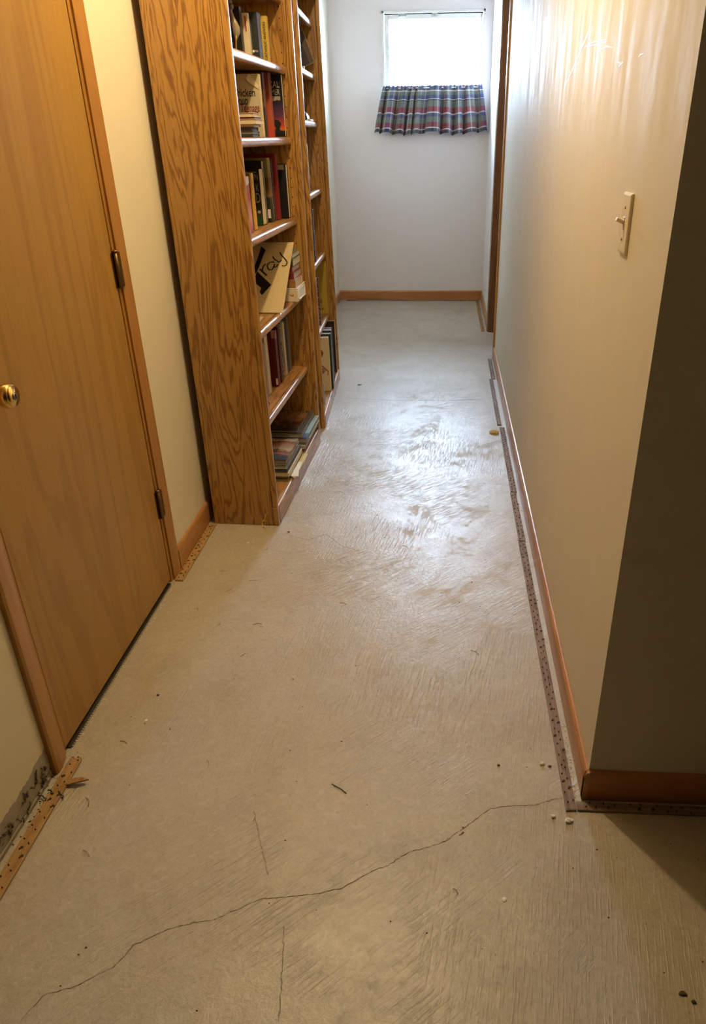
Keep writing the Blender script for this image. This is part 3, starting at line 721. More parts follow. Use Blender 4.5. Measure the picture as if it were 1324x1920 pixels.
# ------------------------------------------------------------------ books
FACE = {'near': (Vector((0,-1,0)), Vector((0,0,1)), Vector((-1,0,0))),
        'near_v': (Vector((0,0,1)), Vector((0,1,0)), Vector((-1,0,0))),
        'near_vd': (Vector((0,0,-1)), Vector((0,-1,0)), Vector((-1,0,0))),
        'front': (Vector((1,0,0)), Vector((0,0,1)), Vector((0,-1,0))),
        'front_vd': (Vector((0,0,-1)), Vector((1,0,0)), Vector((0,-1,0))),
        'top': (Vector((0,-1,0)), Vector((1,0,0)), Vector((0,0,1)))}
def text(par, s, face, pos, mat, width=None, height=None, size=.02, bold=.0, name='lettering', rot=0):
    cu = bpy.data.curves.new(name, 'FONT'); cu.body = s; cu.size = 1; cu.extrude = 0.0; cu.offset = bold; cu.resolution_u = 3
    to = bpy.data.objects.new(name, cu); C.objects.link(to)
    dg = bpy.context.evaluated_depsgraph_get(); me = bpy.data.meshes.new_from_object(to.evaluated_get(dg))
    bpy.data.objects.remove(to)
    xs = [v.co.x for v in me.vertices]; ys = [v.co.y for v in me.vertices]
    x0, w, h = min(xs), max(xs)-min(xs), max(ys)
    sx = width/w if width else size; sy = height/h if height else (sx if width else size)
    r, u, n = FACE[face]
    for v in me.vertices:
        a, b = (v.co.x-x0)*sx, v.co.y*sy
        a, b = a*math.cos(rot)-b*math.sin(rot), a*math.sin(rot)+b*math.cos(rot)
        v.co = Vector(pos)+r*a+u*b+n*.0007
    me.materials.clear(); me.materials.append(mat); me.name = name
    o = bpy.data.objects.new(name, me); C.objects.link(o); o.parent = par; return o
def plate(par, face, pos, w, h, mat, name='cover_print', th=.0004):
    r, u, n = FACE[face]; bm = bmesh.new(); p = Vector(pos)
    q = [p, p+r*w, p+r*w+u*h, p+u*h]
    lo_ = [bm.verts.new(c) for c in q]; hi = [bm.verts.new(c+n*th) for c in q]
    bm.faces.new(hi); bm.faces.new(lo_[::-1])
    for k in range(4): bm.faces.new((lo_[k], lo_[(k+1) % 4], hi[(k+1) % 4], hi[k]))
    return obj(name, bm, mat, par)
CREAM, GREYP, WHITEP = (.74, .62, .42), (.50, .46, .40), (.82, .80, .76)
def book(U, label, u, v, z, du, dv, dz, thick='x', spine='-y', cover=(.1, .1, .1), pages=CREAM, rz=0, lean=0, group=None, name='book', cat='book', rough=.4, b=.0022, covermat=None):
    Mx = U @ T(u, v, z+(.0006 if thick == 'z' else .0016), rz, 0, lean)
    o = thing(name, label, cat, Mx, group); cm = covermat or pm(cover, rough)
    bm = bmesh.new(); ax = 'xyz'.index(thick); D3 = (du, dv, dz)
    lo3, hi3 = [0, 0, 0], [du, dv, dz]
    for side in (0, 1):
        a, c = list(lo3), list(hi3)
        if side == 0: c[ax] = b
        else: a[ax] = D3[ax]-b
        bx(bm, a[0], c[0], a[1], c[1], a[2], c[2], b*.3, 1)
    sa = 'xyz'.index(spine[1]); a, c = list(lo3), list(hi3)
    if spine[0] == '-': c[sa] = b
    else: a[sa] = D3[sa]-b
    a[ax] = b*.4; c[ax] = D3[ax]-b*.4
    bx(bm, a[0], c[0], a[1], c[1], a[2], c[2], b*.3, 1)
    obj('cover', bm, cm, o)
    a, c = list(lo3), list(hi3); a[ax] = b; c[ax] = D3[ax]-b
    ins = .0025
    for k in range(3):
        if k == ax: continue
        a[k] = ins; c[k] = D3[k]-ins
    if spine[0] == '-': a[sa] = b
    else: c[sa] = D3[sa]-b
    bm = bmesh.new(); bx(bm, a[0], c[0], a[1], c[1], a[2], c[2]); obj('pages', bm, pages_mat(pages, thick), o)
    return o
gA, gB, gC, gD, gE, gF = ('books on the shelf level with the eye, near bookcase top in view', 'books on the second shelf down, near bookcase', 'books on the third shelf down, near bookcase',
      'books lying on the fourth shelf down, near bookcase', 'books standing on the fifth shelf down, near bookcase', 'large books lying on the bottom shelf, near bookcase')
blk = black; wht = pm((.80, .78, .74)); crm = pm((.70, .60, .42)); red_ = pm((.20, .012, .012))
# row A
o = book(U1, 'cream paperback standing left of the black book, top shelf in view', .60, .099, 1.71, .022, .125, .150, cover=(.62, .53, .38), pages=CREAM, group=gA, rough=.6)
plate(o, 'near', (0, .013, .090), .006, .050, pm((.35, .06, .04)))
o = book(U1, 'black book with small round white emblem on the top shelf in view', .650, .076, 1.71, .052, .150, .158, cover=(.022, .028, .030), group=gA)
plate(o, 'near', (0, .040, .020), .014, .115, pm((.10, .115, .11)))
bm = bmesh.new(); lathe(bm, [(.0046, 0), (.0046, .0006), (.0030, .0008), (.0030, .0006)], 18, Matrix.Translation((-.0004, .024, .031)) @ Matrix.Rotation(R(-90), 4, 'Y')); obj('emblem', bm, wht, o)
text(o, 'PBS', 'near', (-.0003, .0175, .0275), pm((.45, .45, .45)), width=.012, height=.007, bold=.02)
o = book(U1, 'mustard yellow paperback with black lettering on the top shelf in view', .755, .066, 1.71, .026, .130, .158, cover=(.55, .38, .06), group=gA, rz=0)
text(o, 'CATHOLIC ANSWERS', 'near_v', (0, .006, .010), blk, width=.128, height=.010, bold=.02)
plate(o, 'near', (0, .0345, .004), .003, .150, pm((.40, .24, .05)))
for z in (.125, .105, .088, .070): plate(o, 'near', (0, .036, z), .003, .005, blk)
# figurine
book(U1, 'added black book for the dark gap left of the cream paperback, behind the figurine', .560, .118, 1.71, .030, .110, .165, cover=(.012, .011, .012), pages=(.10, .08, .06), group=gA)  # added block: shade of the dark gap put into its black cover
o = thing('figurine', 'slender draped cream figurine on the top shelf in view, left of the cream book', 'figurine', U1 @ T(.46, .112, 1.7115) @ Matrix.Scale(.88, 4))
prof = [(.012, 0, .016), (.010, .01, .012), (.004, .03, .004), (.0035, .055, .001), (.007, .066, -.002), (.015, .082, -.006), (.017, .10, -.005), (.014, .12, .001), (.009, .14, .007), (.0065, .155, .010), (.0065, .166, .011)]
bm = bmesh.new(); rings = []
for r, z, dy in prof:
    rings.append([bm.verts.new((r*.8*math.sin(2*math.pi*k/16), dy+r*math.cos(2*math.pi*k/16)*(1+.12*math.sin(4*math.pi*k/16+z*40)), z)) for k in range(16)])
for i in range(len(rings)-1):
    for k in range(16):
        f = bm.faces.new((rings[i][k], rings[i][(k+1) % 16], rings[i+1][(k+1) % 16], rings[i+1][k])); f.smooth = True
bm.faces.new(rings[0]); bm.faces.new(rings[-1][::-1]); obj('draped_body', bm, plain('glazed_cream', (.26, .215, .15), .25, 0, .2), o)
for dy, dz_, r in ((.006, .172, .0095), (.020, .168, .008), (.010, .188, .0085)):
    bm = bmesh.new(); bmesh.ops.create_uvsphere(bm, u_segments=14, v_segments=10, radius=r)
    for v in bm.verts: v.co = Vector((v.co.x, v.co.y+dy, v.co.z*1.25+dz_))
    for f in bm.faces: f.smooth = True
    obj('head_lobe', bm, plain('glazed_grey', (.16, .135, .105), .25, 0, .2), o)
bm = bmesh.new(); tube(bm, [(-.012, -.006, .074), (-.013, -.004, .060), (-.008, .0, .045), (-.006, .002, .02), (-.008, .004, .003)], [.002, .0035, .003, .0025, .004], 8); obj('gilt_stem', bm, plain('gilt', (.6, .42, .12), .3, .8), o)
bm = bmesh.new(); bmesh.ops.create_uvsphere(bm, u_segments=14, v_segments=10, radius=.007)
for f in bm.faces: f.smooth = True
o = obj('bead', bm, pm((.7, .68, .64), .3)); o.matrix_world = U1 @ T(.12, .050, 1.7185); tag(o, 'small round white bead at the near end of the top shelf in view', 'bead')
# row B
o = book(U1, 'dog-eared cream paperback with large black and red lettering', .500, .050, 1.444, .024, .145, .212, spine='+y', cover=(.50, .42, .29), pages=CREAM, rough=.6, group=gB)
for s, y, z, w, h, mt in (('Chicken', .1085, .138, .089, .027, blk), ('Soup', .0985, .112, .048, .027, blk), ('Teenage', .082, .087, .075, .027, red_), ('Soul', .064, .062, .050, .026, red_)):
    text(o, s, 'near', (0, y, z), mt, width=w, height=h, bold=.010)
bm = bmesh.new()
q = [(.036, .2115), (.049, .199), (.044, .188), (.003, .160), (.003, .172)]
vs = [bm.verts.new((-.0012-.004*(i in (1, 2)), a, b_)) for i, (a, b_) in enumerate(q)]; bm.faces.new(vs)
vs2 = [bm.verts.new((-.0004, a, b_)) for a, b_ in q]; bm.faces.new(vs2[::-1]); obj('folded_corner', bm, pm((.62, .53, .38), .7), o)
gP = 'small stack of pads lying in front of the cream paperback'
def pad(label, u, v, z, du, dv, dz, col, **k): return book(U1, label, u, v, z, du, dv, dz, thick='z', spine='+x', cover=col, pages=k.pop('pages', CREAM), b=.0012, group=gP, name='notepad', cat='notepad', **k)
pad('thin black notepad at the bottom of the small stack', .365, .055, 1.4455, .09, .11, .010, (.02, .02, .022), pages=(.25, .25, .25))
pad('blue-grey notepad second from the bottom of the small stack', .360, .053, 1.4562, .09, .11, .009, (.10, .12, .14), pages=(.3, .3, .3))
pad('dark grey notepad in the middle of the small stack', .358, .056, 1.466, .09, .11, .012, (.06, .055, .05), pages=(.1, .1, .1))
pad('beige notepad under the thick cream one in the small stack', .352, .047, 1.4788, .10, .12, .009, (.42, .36, .26))
pad('thick cream block of paper in the small stack', .345, .034, 1.4885, .10, .12, .0165, (.72, .62, .42))
pad('thin dark red booklet near the top of the small stack', .350, .040, 1.5058, .09, .11, .005, (.16, .03, .025), pages=(.3, .1, .08))
pad('ribbed pale pad on top of the small stack', .350, .043, 1.5117, .08, .10, .013, (.60, .52, .36))
o = book(U1, 'hardcover with brown photograph cover standing behind the cream paperback', .715, .092, 1.444, .032, .160, .232, cover=(.14, .065, .03), covermat=art_mat('brown_photo', [(0, (.035,.030,.022)), (.46, (.05,.035,.02)), (.50, (.20,.10,.035)), (.62, (.30,.16,.07)), (.74, (.13,.045,.02)), (1, (.08,.025,.012))], 2, (0, .232), 30, .25), group=gB)
bm = bmesh.new(); tube(bm, [(-.0006, .028+.006*math.cos(a*.5), .115+.0065*math.sin(a*.5)) for a in range(13)], .0008, 5); obj('ring_mark', bm, pm((.5, .42, .33)), o)
book(U1, 'orange-red spine between the brown hardcover and the black book', .765, .080, 1.444, .046, .150, .234, cover=(.42, .07, .035), covermat=art_mat('orange_spine', [(0, (.55,.06,.03)), (.3, (.42,.09,.04)), (1, (.22,.04,.02))], 2, (0, .23), 60, .15), group=gB)
cal = art_mat('sunset_cover', [(0, (.006,.006,.008)), (.10, (.006,.006,.008)), (.105, (.62,.13,.02)), (.20, (.42,.05,.03)), (.33, (.10,.03,.07)), (.50, (.035,.02,.06)), (.60, (.006,.006,.01)), (1, (.006,.006,.01))], 2, (0, .235), 0)
o = book(U1, 'black stargazing book with orange sunset cover at the far end of its shelf', .850, .046, 1.444, .030, .165, .2325, spine='+y', cover=(.01, .01, .012), covermat=cal, group=gB)
text(o, 'PRACTICAL', 'near', (0, .134, .184), pm((.5, .46, .42)), width=.124, height=.023)
text(o, 'ASTRONOMER', 'near', (0, .146, .157), pm((.34, .36, .26)), width=.136, height=.021)
text(o, 'THE NIGHT SKY', 'near', (0, .066, .012), pm((.40, .38, .16)), width=.056, height=.006)
plate(o, 'near', (0, .050, .124), .040, .028, art_mat('grey_photo', [(0, (.02,.015,.02)), (.45, (.02,.015,.02)), (.55, (.32,.27,.24)), (1, (.4,.36,.33))], 2, (.12, .155), 40, .9, 'CONSTANT'))
bm = bmesh.new()
for q in ([(.052, .062), (.046, .066), (.026, .063), (.016, .055), (.014, .046), (.020, .036), (.022, .026), (.040, .026), (.038, .036), (.050, .050)], [(.068, .012), (.064, .024), (.050, .030), (.040, .027), (.020, .027), (.004, .019), (.003, .010)]):
    prism(bm, q, 'x', -.0012, -.0003)
obj('silhouette_print', bm, blk, o)
# row C
o = book(U1, 'red and white paperback at the near end of the third shelf down', .330, .090, 1.114, .038, .120, .198, cover=(.36, .025, .03), covermat=art_mat('red_white_cover', [(0, (.42,.04,.045)), (.25, (.62,.26,.27)), (.45, (.50,.16,.16)), (.6, (.34,.02,.03)), (.86, (.36,.02,.03)), (.87, (.70,.66,.66)), (1, (.7,.6,.62))], 2, (0, .2), 22, .22), rough=.25, group=gC)
bm = bmesh.new()
prism(bm, [(.004, .175), (.012, .178), (.020, .120), (.010, .05), (.003, .06)], 'x', -.0012, -.0002); prism(bm, [(.030, .172), (.038, .172), (.030, .140)], 'x', -.0012, -.0002); obj('white_streak_print', bm, pm((.74, .62, .60)), o)
bm = bmesh.new(); prism(bm, [(.034, .085), (.026, .125), (.020, .125), (.016, .090), (.022, .070), (.030, .072)], 'x', -.0016, -.0012); obj('figure_print', bm, pm((.36, .20, .12)), o)
o = book(U1, 'bright yellow spine next to the red and white paperback', .425, .096, 1.114, .030, .130, .206, cover=(.72, .42, .04), group=gC)
plate(o, 'front', (.004, 0, .07), .018, .115, print_mat('spine_print', (.72, .42, .04), (.05, .03, .01), (1, 1, 1.6), 190))
plate(o, 'near', (0, .124, 0), .118, .206, pm((.16, .085, .02)))
o = book(U1, 'thick black paperback with tall pale letters and cream page edges facing out', .585, .106, 1.114, .066, .130, .215, spine='+y', cover=(.012, .012, .014), covermat=art_mat('dark_garden_cover', [(0, (.02,.06,.02)), (.13, (.02,.06,.02)), (.135, (.008,.02,.008)), (.14, (.03,.05,.02)), (.26, (.02,.03,.015)), (.34, (.008,.009,.010)), (1, (.008,.008,.01))], 2, (0, .215), 50, .1), pages=(.78, .68, .48), group=gC)
pale = pm((.36, .29, .20))
text(o, 'IN', 'near', (0, .024, .176), pale, width=.017, height=.020); text(o, 'K', 'near', (0, .018, .132), pale, width=.012, height=.026); text(o, 'D', 'near', (0, .022, .088), pale, width=.018, height=.037)
text(o, '#1 Bestseller', 'near', (0, .072, .200), pale, width=.062, height=.007)
bm = bmesh.new(); bmesh.ops.create_icosphere(bm, subdivisions=2, radius=.007)
for v in bm.verts: v.co = Vector((v.co.x*.15-.0004, v.co.y*1.1+.014, v.co.z*.9+.052))
obj('flower_print', bm, pm((.42, .26, .18)), o)
book(U1, 'black book rising just behind the paperback with tall letters', .655, .112, 1.114, .040, .130, .243, spine='+y', cover=(.015, .013, .013), pages=(.45, .42, .38), group=gC)
o = book(U1, 'tall olive and brown book with a white spine sticker, third shelf down', .715, .103, 1.114, .044, .140, .252, covermat=art_mat('olive_cover', [(0, (.02,.016,.012)), (.10, (.03,.025,.02)), (.38, (.035,.04,.018)), (.42, (.32,.15,.05)), (.55, (.12,.055,.02)), (.70, (.10,.06,.015)), (.72, (.20,.16,.04)), (1, (.27,.22,.06))], 2, (0, .25), 18, .10), group=gC)
plate(o, 'near', (0, .016, .016), .014, .036, wht)
book(U1, 'slim cream booklet beside the tall olive book', .765, .106, 1.114, .010, .130, .246, cover=(.60, .52, .38), group=gC)
book(U1, 'slim dark purple book left of the tall red one, third shelf down', .782, .104, 1.114, .022, .130, .242, covermat=print_mat('purple_spine_print', (.045, .03, .045), (.34, .28, .30), (1, 1, 1), 160, .60), group=gC)
book(U1, 'tall dark red hardcover nearly touching the shelf above, third shelf down', .812, .091, 1.114, .036, .140, .266, cover=(.22, .018, .022), group=gC)
o = book(U1, 'black book with dotted white lettering at the far end of the third shelf', .882, .064, 1.114, .040, .140, .222, spine='+y', cover=(.010, .010, .012), pages=(.76, .66, .46), group=gC, b=.004)
plate(o, 'near', (0, .058, .05), .012, .125, print_mat('white_dots_print', (.010, .010, .012), (.55, .52, .46), (1, 1, 1.3), 230, .58))
plate(o, 'near', (0, .054, .014), .015, .030, wht); plate(o, 'near', (0, .070, .200), .062, .020, pm((.34, .30, .24)))
# row D
BU = Matrix.Translation((.482, 0, .7726)) @ Matrix.Rotation(R(51.2), 4, 'Y')
bd = thing('cardboard_sheet', 'tan cardboard sheet with big black hand lettering leaning on the fourth shelf', 'cardboard sheet', U1 @ Matrix.Translation((0, 0, .002)) @ BU)
kraft = plain('kraft_board', (.60, .48, .28), .75, 0, .08, 60)
bm = bmesh.new(); bx(bm, 0, .0035, .031, .235, .002, .397, .0008, 1); obj('sheet', bm, kraft, bd)
bm = bmesh.new(); bx(bm, .0045, .0085, .034, .230, .006, .392, .0008, 1); obj('backing_sheet', bm, kraft, bd)
ink = []
def stroke(pts, w):
    bm = bmesh.new(); n = len(pts)
    L_, R_ = [], []
    for i, (a, b_) in enumerate(pts):
        p, q = pts[max(i-1, 0)], pts[min(i+1, n-1)]; dx, dy = q[0]-p[0], q[1]-p[1]; l = math.hypot(dx, dy) or 1e-6
        nx, ny = -dy/l*w/2, dx/l*w/2; L_.append(bm.verts.new((-.0006, a+nx, b_+ny))); R_.append(bm.verts.new((-.0006, a-nx, b_-ny)))
    for i in range(n-1): bm.faces.new((L_[i], R_[i], R_[i+1], L_[i+1]))
    obj('hand_lettering', bm, black, bd)
for q in ([(.1772,.3723),(.1538,.3511),(.1600,.3200),(.1639,.2903),(.1700,.2550),(.1756,.2304),(.1850,.2040),(.1990,.1700),(.2080,.1900),(.1917,.2487),(.1813,.3229)], [(.1752,.2281),(.1013,.1518),(.1349,.096),(.1481,.1136),(.142,.1336),(.171,.1602),(.1795,.194)]):
    bm = bmesh.new(); prism(bm, q, 'x', -.0008, 0); obj('hand_lettering', bm, black, bd)
stroke([(.1659,.2396),(.158,.2351),(.143,.219),(.1281,.2034)], .0085)
stroke([(.1520,.2240),(.1525,.2450),(.1514,.2534),(.148,.262),(.1427,.2696)], .0065)
stroke([(.1040,.2790),(.1150,.2815),(.1238,.2789),(.1320,.270),(.1338,.2581),(.128,.243),(.1197,.2353),(.1091,.2376),(.1040,.252),(.1019,.2700),(.1030,.255),(.0985,.2500),(.090,.2583),(.0857,.2690)], .0062)
stroke([(.1156,.3137),(.1090,.300),(.100,.2915),(.0924,.2880),(.0848,.2790),(.0790,.2830),(.0723,.2930)], .0062)
stroke([(.0867,.3371),(.0790,.3230),(.0650,.3060),(.0520,.2900),(.0460,.2780),(.0475,.2650),(.0560,.2580),(.0685,.2607)], .0065)
def lay(label, u, v, z, du, dv, dz, col, pages=CREAM, spine='-x', group=gD, **k): return book(U1, label, u, v, z, du, dv, dz, thick='z', spine=spine, cover=col, pages=pages, group=group, **k)
o = lay('thick white book marked with a red 7 at the bottom of the stack', .728, .016, .772, .180, .13, .060, (.74, .66, .50), WHITEP, b=.003)
text(o, '7', 'near_vd', (0, .038, .034), pm((.55, .05, .02)), width=.012, height=.018, bold=.03)
bm = bmesh.new(); bx(bm, .018, .150, -.0012, .0, .008, .052, .004, 2); obj('white_slip', bm, pm((.80, .80, .80), .6), o)
lay('tan leather book lying on the thick white book', .732, .024, .8328, .165, .12, .036, (.36, .17, .06))
lay('dark red book lying on the tan leather book', .740, .030, .8694, .160, .12, .027, (.22, .02, .015), (.60, .50, .42))
lay('brown-red book lying fourth from the bottom of the stack', .743, .036, .8970, .155, .12, .024, (.18, .028, .02), (.62, .52, .42))
lay('cream book with dark spine, second from the top of the stack', .746, .032, .9216, .160, .12, .034, (.045, .05, .04), (.76, .66, .48))
lay('pale green book on top of the stack leaning under the cardboard', .752, .034, .9562, .155, .12, .022, (.17, .21, .15), (.66, .62, .46))
bm = bmesh.new()
for k in range(4): bx(bm, 0, .06, 0, .05+.004*k, .004*k, .004*k+.003, .0005, 1)
o = obj('folded_papers', bm, pm((.55, .52, .46), .8)); o.matrix_world = U1 @ T(.845, .070, .9800); tag(o, 'small pile of folded grey papers on top of the book stack', 'papers')
# scrap of brown paper and dark items at near end
bm = bmesh.new(); prism(bm, [(0, 0), (.09, .004), (.11, .05), (.06, .075), (.01, .055)], 'z', 0, .0015)
for v in bm.verts: v.co.z += .004*math.sin(v.co.x*50)**2
o = obj('paper_scrap', bm, kraft); o.matrix_world = U1 @ T(.30, .085, .7735); tag(o, 'torn brown paper scrap on the fourth shelf below the cardboard', 'paper scrap')
bm = bmesh.new(); tube(bm, [(0, 0, .002), (.006, .008, .010), (.0, .016, .014), (-.006, .010, .008), (.003, .004, .003)], .0014, 6)
o = obj('orange_cord', bm, pm((.55, .25, .05))); o.matrix_world = U1 @ T(.155, .058, .772); tag(o, 'small curl of orange cord at the near end of the fourth shelf', 'cord')
# row E
def up_(label, u, v, du, dz, col, spine='-y', pages=CREAM, dv=.135, z=.4155, group=gE, U=U1, **k): return book(U, label, u, v, z, du, dv, dz, spine=spine, cover=col, pages=pages, group=group, **k)
o = up_('beige ruled notebook, first of the books on the fifth shelf', .415, .112, .014, .240, (.42, .36, .27), rough=.7)
plate(o, 'near', (0, .090, .045), .078, .185, print_mat('ruled_print', (.42, .36, .27), (.30, .25, .18), (.02, .02, 1), 130, .5))
o = up_('pale pink and white book next to the beige notebook', .440, .112, .050, .262, (.60, .44, .34), '+y', (.72, .66, .56))
plate(o, 'near', (0, .030, .12), .028, .130, pm((.62, .36, .22)))
o = up_('maroon hardcover with tan title label on the fifth shelf', .585, .104, .040, .252, (.12, .008, .010))
plate(o, 'near', (0, .016, .222), .014, .030, pm((.42, .18, .09))); plate(o, 'near', (0, .012, .006), .010, .030, wht)
plate(o, 'front', (.006, 0, .215), .026, .032, pm((.42, .18, .09)))
up_('dark maroon hardcover pressed against its labelled twin', .640, .102, .034, .262, (.075, .010, .008))
up_('black book with pale lettering down the spine, fifth shelf', .690, .108, .034, .258, (.03, .03, .025), covermat=print_mat('pale_spine_letters', (.03, .03, .025), (.55, .50, .38), (1, 1, 1), 120, .53))
up_('thick cream book with its page edges facing out, fifth shelf', .740, .104, .036, .256, (.55, .47, .33), '+y', (.76, .67, .48))
up_('dark violet book right of the thick cream one', .790, .106, .026, .252, (.045, .035, .085))
up_('grey-green book right of the dark violet one', .826, .104, .022, .262, (.16, .18, .14))
up_('black slim book right of the grey-green one', .852, .107, .012, .250, (.015, .015, .016))
up_('dusty pink book at the far end of the fifth shelf', .872, .110, .018, .243, (.24, .12, .10))
# small leaning white item at near end of E
bm = bmesh.new(); bx(bm, 0, .003, 0, .10, 0, .08, .0008, 1)
o = obj('card', bm, wht); o.matrix_world = U1 @ T(.13, .105, .4165, R(0), 0, R(12)); tag(o, 'white card leaning at the near end of the fifth shelf', 'card')
bm = bmesh.new(); tube(bm, [(0, 0, 0), (.02, .012, .004), (.035, .035, .003), (.03, .06, .006)], .0012, 5)
o = obj('leather_lace', bm, pm((.06, .035, .02))); o.matrix_world = U1 @ T(.335, .085, .4165); tag(o, 'dark lace lying on the fifth shelf before the books', 'lace')
# row F near stack
def lf(label, u, v, z, du, dv, dz, col, pages=CREAM, spine='+y', **k): return lay(label, u, v, z, du, dv, dz, col, pages, spine, gF, **k)
o = lf('yellow-edged booklet at the very bottom of the near stack', .262, .015, .0815, .31, .235, .010, (.30, .25, .10), (.45, .38, .2), b=.0015)
lf('dark green-edged book second from the bottom of the near stack', .262, .018, .0922, .31, .230, .013, (.05, .055, .035), (.32, .28, .16))
o = lay('cream book with small black spine lettering in the near stack', .258, .008, .1060, .29, .215, .0165, (.66, .54, .32), (.78, .74, .66), '-x', gF)
text(o, 'A R T', 'near', (0, .100, .005), blk, width=.030, height=.006)
lf('dark blue-grey book in the near stack above the cream one', .258, .014, .1232, .295, .225, .019, (.07, .085, .10), (.12, .10, .09))
lf('thick cream-edged book just under the top book of the near stack', .259, .019, .1430, .275, .22, .021, (.50, .43, .28), (.42, .35, .25))
photo = art_mat('group_photo_cover', [(0, (.03,.03,.04)), (.18, (.05,.05,.06)), (.28, (.36,.16,.08)), (.38, (.14,.05,.025)), (.48, (.48,.40,.28)), (.58, (.30,.26,.20)), (.68, (.36,.13,.06)), (.8, (.10,.03,.015)), (.9, (.45,.36,.26)), (1, (.04,.03,.03))], 0, (0, .25), 24, .35)
lf('hardcover with a colour photograph of people on top of the near stack', .260, .015, .1648, .255, .22, .022, (.1, .09, .09), (.40, .34, .26), covermat=photo)
# yellow booklet sliding off the front
bm = bmesh.new(); g = []
for j in range(9):
    row = []
    for i in range(9):
        y = -.028+i*.018; x = j*.031; d = max(0, -y+.002)
        row.append(bm.verts.new((x+.10*(y*.2), y-.0, -.35*d - .0*x)))
    g.append(row)
for j in range(8):
    for i in range(8): bm.faces.new((g[j][i], g[j][i+1], g[j+1][i+1], g[j+1][i]))
me = bpy.data.meshes.new('booklet'); bm.to_mesh(me); bm.free(); me.materials.append(pm((.62, .50, .22), .6))
ob = bpy.data.objects.new('booklet', me); C.objects.link(ob); ob.matrix_world = U1 @ T(.262, .0, .0985+.004, R(3)); ob.modifiers.new('s', 'SOLIDIFY').thickness = .003
bpy.data.objects.remove(ob)
bk = thing('booklet', 'thin yellow booklet with curling white pages sticking out of the near stack', 'booklet', U1 @ T(.56, -.003, .0885), gF)
bm = bmesh.new(); q = [(.0, -.012), (.012, .060), (-.20, .055), (-.275, .0), (-.262, -.022), (-.20, -.010)]
prism(bm, q, 'z', 0, .0018); obj('cover', bm, pm((.60, .48, .20), .6), bk)
bm = bmesh.new(); q = [(-.10, -.004), (-.10, .03), (-.262, .03), (-.262, -.020), (-.20, -.008)]
prism(bm, q, 'z', .0019, .0035); obj('pages', bm, wht, bk)
# far stack
gG = 'large books lying on the bottom shelf beyond the near stack'
lay('brown-edged book at the bottom of the far stack', .63, .030, .0815, .27, .22, .016, (.14, .08, .05), (.40, .33, .24), '+y', gG)
lay('pile of loose grey-white magazines low in the far stack', .60, .006, .0985, .31, .22, .014, (.55, .55, .55), (.6, .58, .55), '+y', gG)
lay('thin cream-edged book under the light blue one in the far stack', .605, .002, .1130, .312, .225, .014, (.50, .45, .40), (.5, .45, .38), '+y', gG)
o = lay('glossy light blue hardcover with navy band in the far stack', .602, -.003, .1276, .320, .245, .026, (.30, .48, .62), (.42, .36, .28), '+y', gG, covermat=art_mat('blue_cover', [(0, (.07,.12,.25)), (.20, (.10,.18,.36)), (.205, (.30,.52,.68)), (1, (.40,.60,.72))], 0, (0, .32), 0, 0, 'LINEAR', .2))
lay('slate grey hardcover resting on the light blue one', .600, .018, .1542, .32, .235, .026, (.10, .10, .11), (.36, .31, .24), '+y', gG, rough=.22)
brown_art = art_mat('brown_foliage_cover', [(0, (.02,.010,.006)), (.35, (.05,.022,.010)), (.5, (.30,.13,.05)), (.6, (.05,.02,.01)), (.75, (.35,.18,.08)), (1, (.03,.012,.006))], 0, (0, .3), 45, 1.6)
lay('thin hardcover with dark leafy picture on top of the far stack', .598, .040, .1808, .285, .215, .011, (.1, .04, .02), (.5, .42, .35), '+y', gG, covermat=brown_art)

# ------------------------------------------------------------------ contents of the far bookcase
gH = 'books standing in the far bookcase'
def b2_(label, u, v, z, du, dv, dz, col, spine='-y', pages=CREAM, **k): return book(U2, label, u, v, z, du, dv, dz, spine=spine, cover=col, pages=pages, group=k.pop('group', gH), **k)
pf = thing('framed_picture', 'dark portrait picture with thin pale edge tilted on the upper far shelf', 'picture', U2 @ T(.84, .032, 1.803, 0, R(-20), 0))
bm = bmesh.new(); bx(bm, 0, .012, 0, .148, 0, .160, .001, 1); obj('frame', bm, pm((.34, .25, .20), .5), pf)
face_m = art_mat('dim_portrait', [(0, (.015,.012,.014)), (.42, (.02,.015,.017)), (.5, (.085,.065,.07)), (.58, (.03,.022,.025)), (.7, (.10,.08,.08)), (1, (.015,.012,.014))], 2, (0, .19), 28, .7)
plate(pf, 'near', (-.0002, .145, .003), .118, .154, face_m, 'picture_print'); plate(pf, 'near', (-.0002, .0265, .003), .024, .154, pm((.10, .075, .06)), 'mount')
bm = bmesh.new(); bx(bm, 0, .012, 0, .020, 0, .016, .001, 1)
o = obj('white_box', bm, wht); o.matrix_world = U2 @ T(.60, .060, 1.7525); tag(o, 'tiny white box in front of the tilted portrait picture', 'box')
bm = bmesh.new()
for k in range(7):
    pts = []
    for a in range(11):
        th_ = math.pi*a/10; r = .046-.004*k
        pts.append((k*.004, .02-math.cos(th_)*r, .001+math.sin(th_)*r*.95))
    for i in range(10):
        (x, y, z), (_, y2, z2) = pts[i], pts[i+1]
        vs = [bm.verts.new(c) for c in ((x, y, z), (x+.10, y, z), (x+.10, y2, z2), (x, y2, z2))]; bm.faces.new(vs)
o = thing('curled_papers', 'roll of curled tan papers on the third shelf of the far bookcase', 'papers', U2 @ T(.62, .090, 1.5275))
obj('sheets', bm, art_mat('striped_paper', [(0, (.22,.15,.07)), (.5, (.08,.05,.025)), (1, (.26,.18,.09))], 2, (0, .045), 90, .8), o)
bk = thing('card_box', 'small black box with white end below the curled papers', 'box', U2 @ T(.60, .046, 1.5182))
bm = bmesh.new(); bx(bm, 0, .14, .022, .11, 0, .008, .001, 1); obj('body', bm, black, bk)
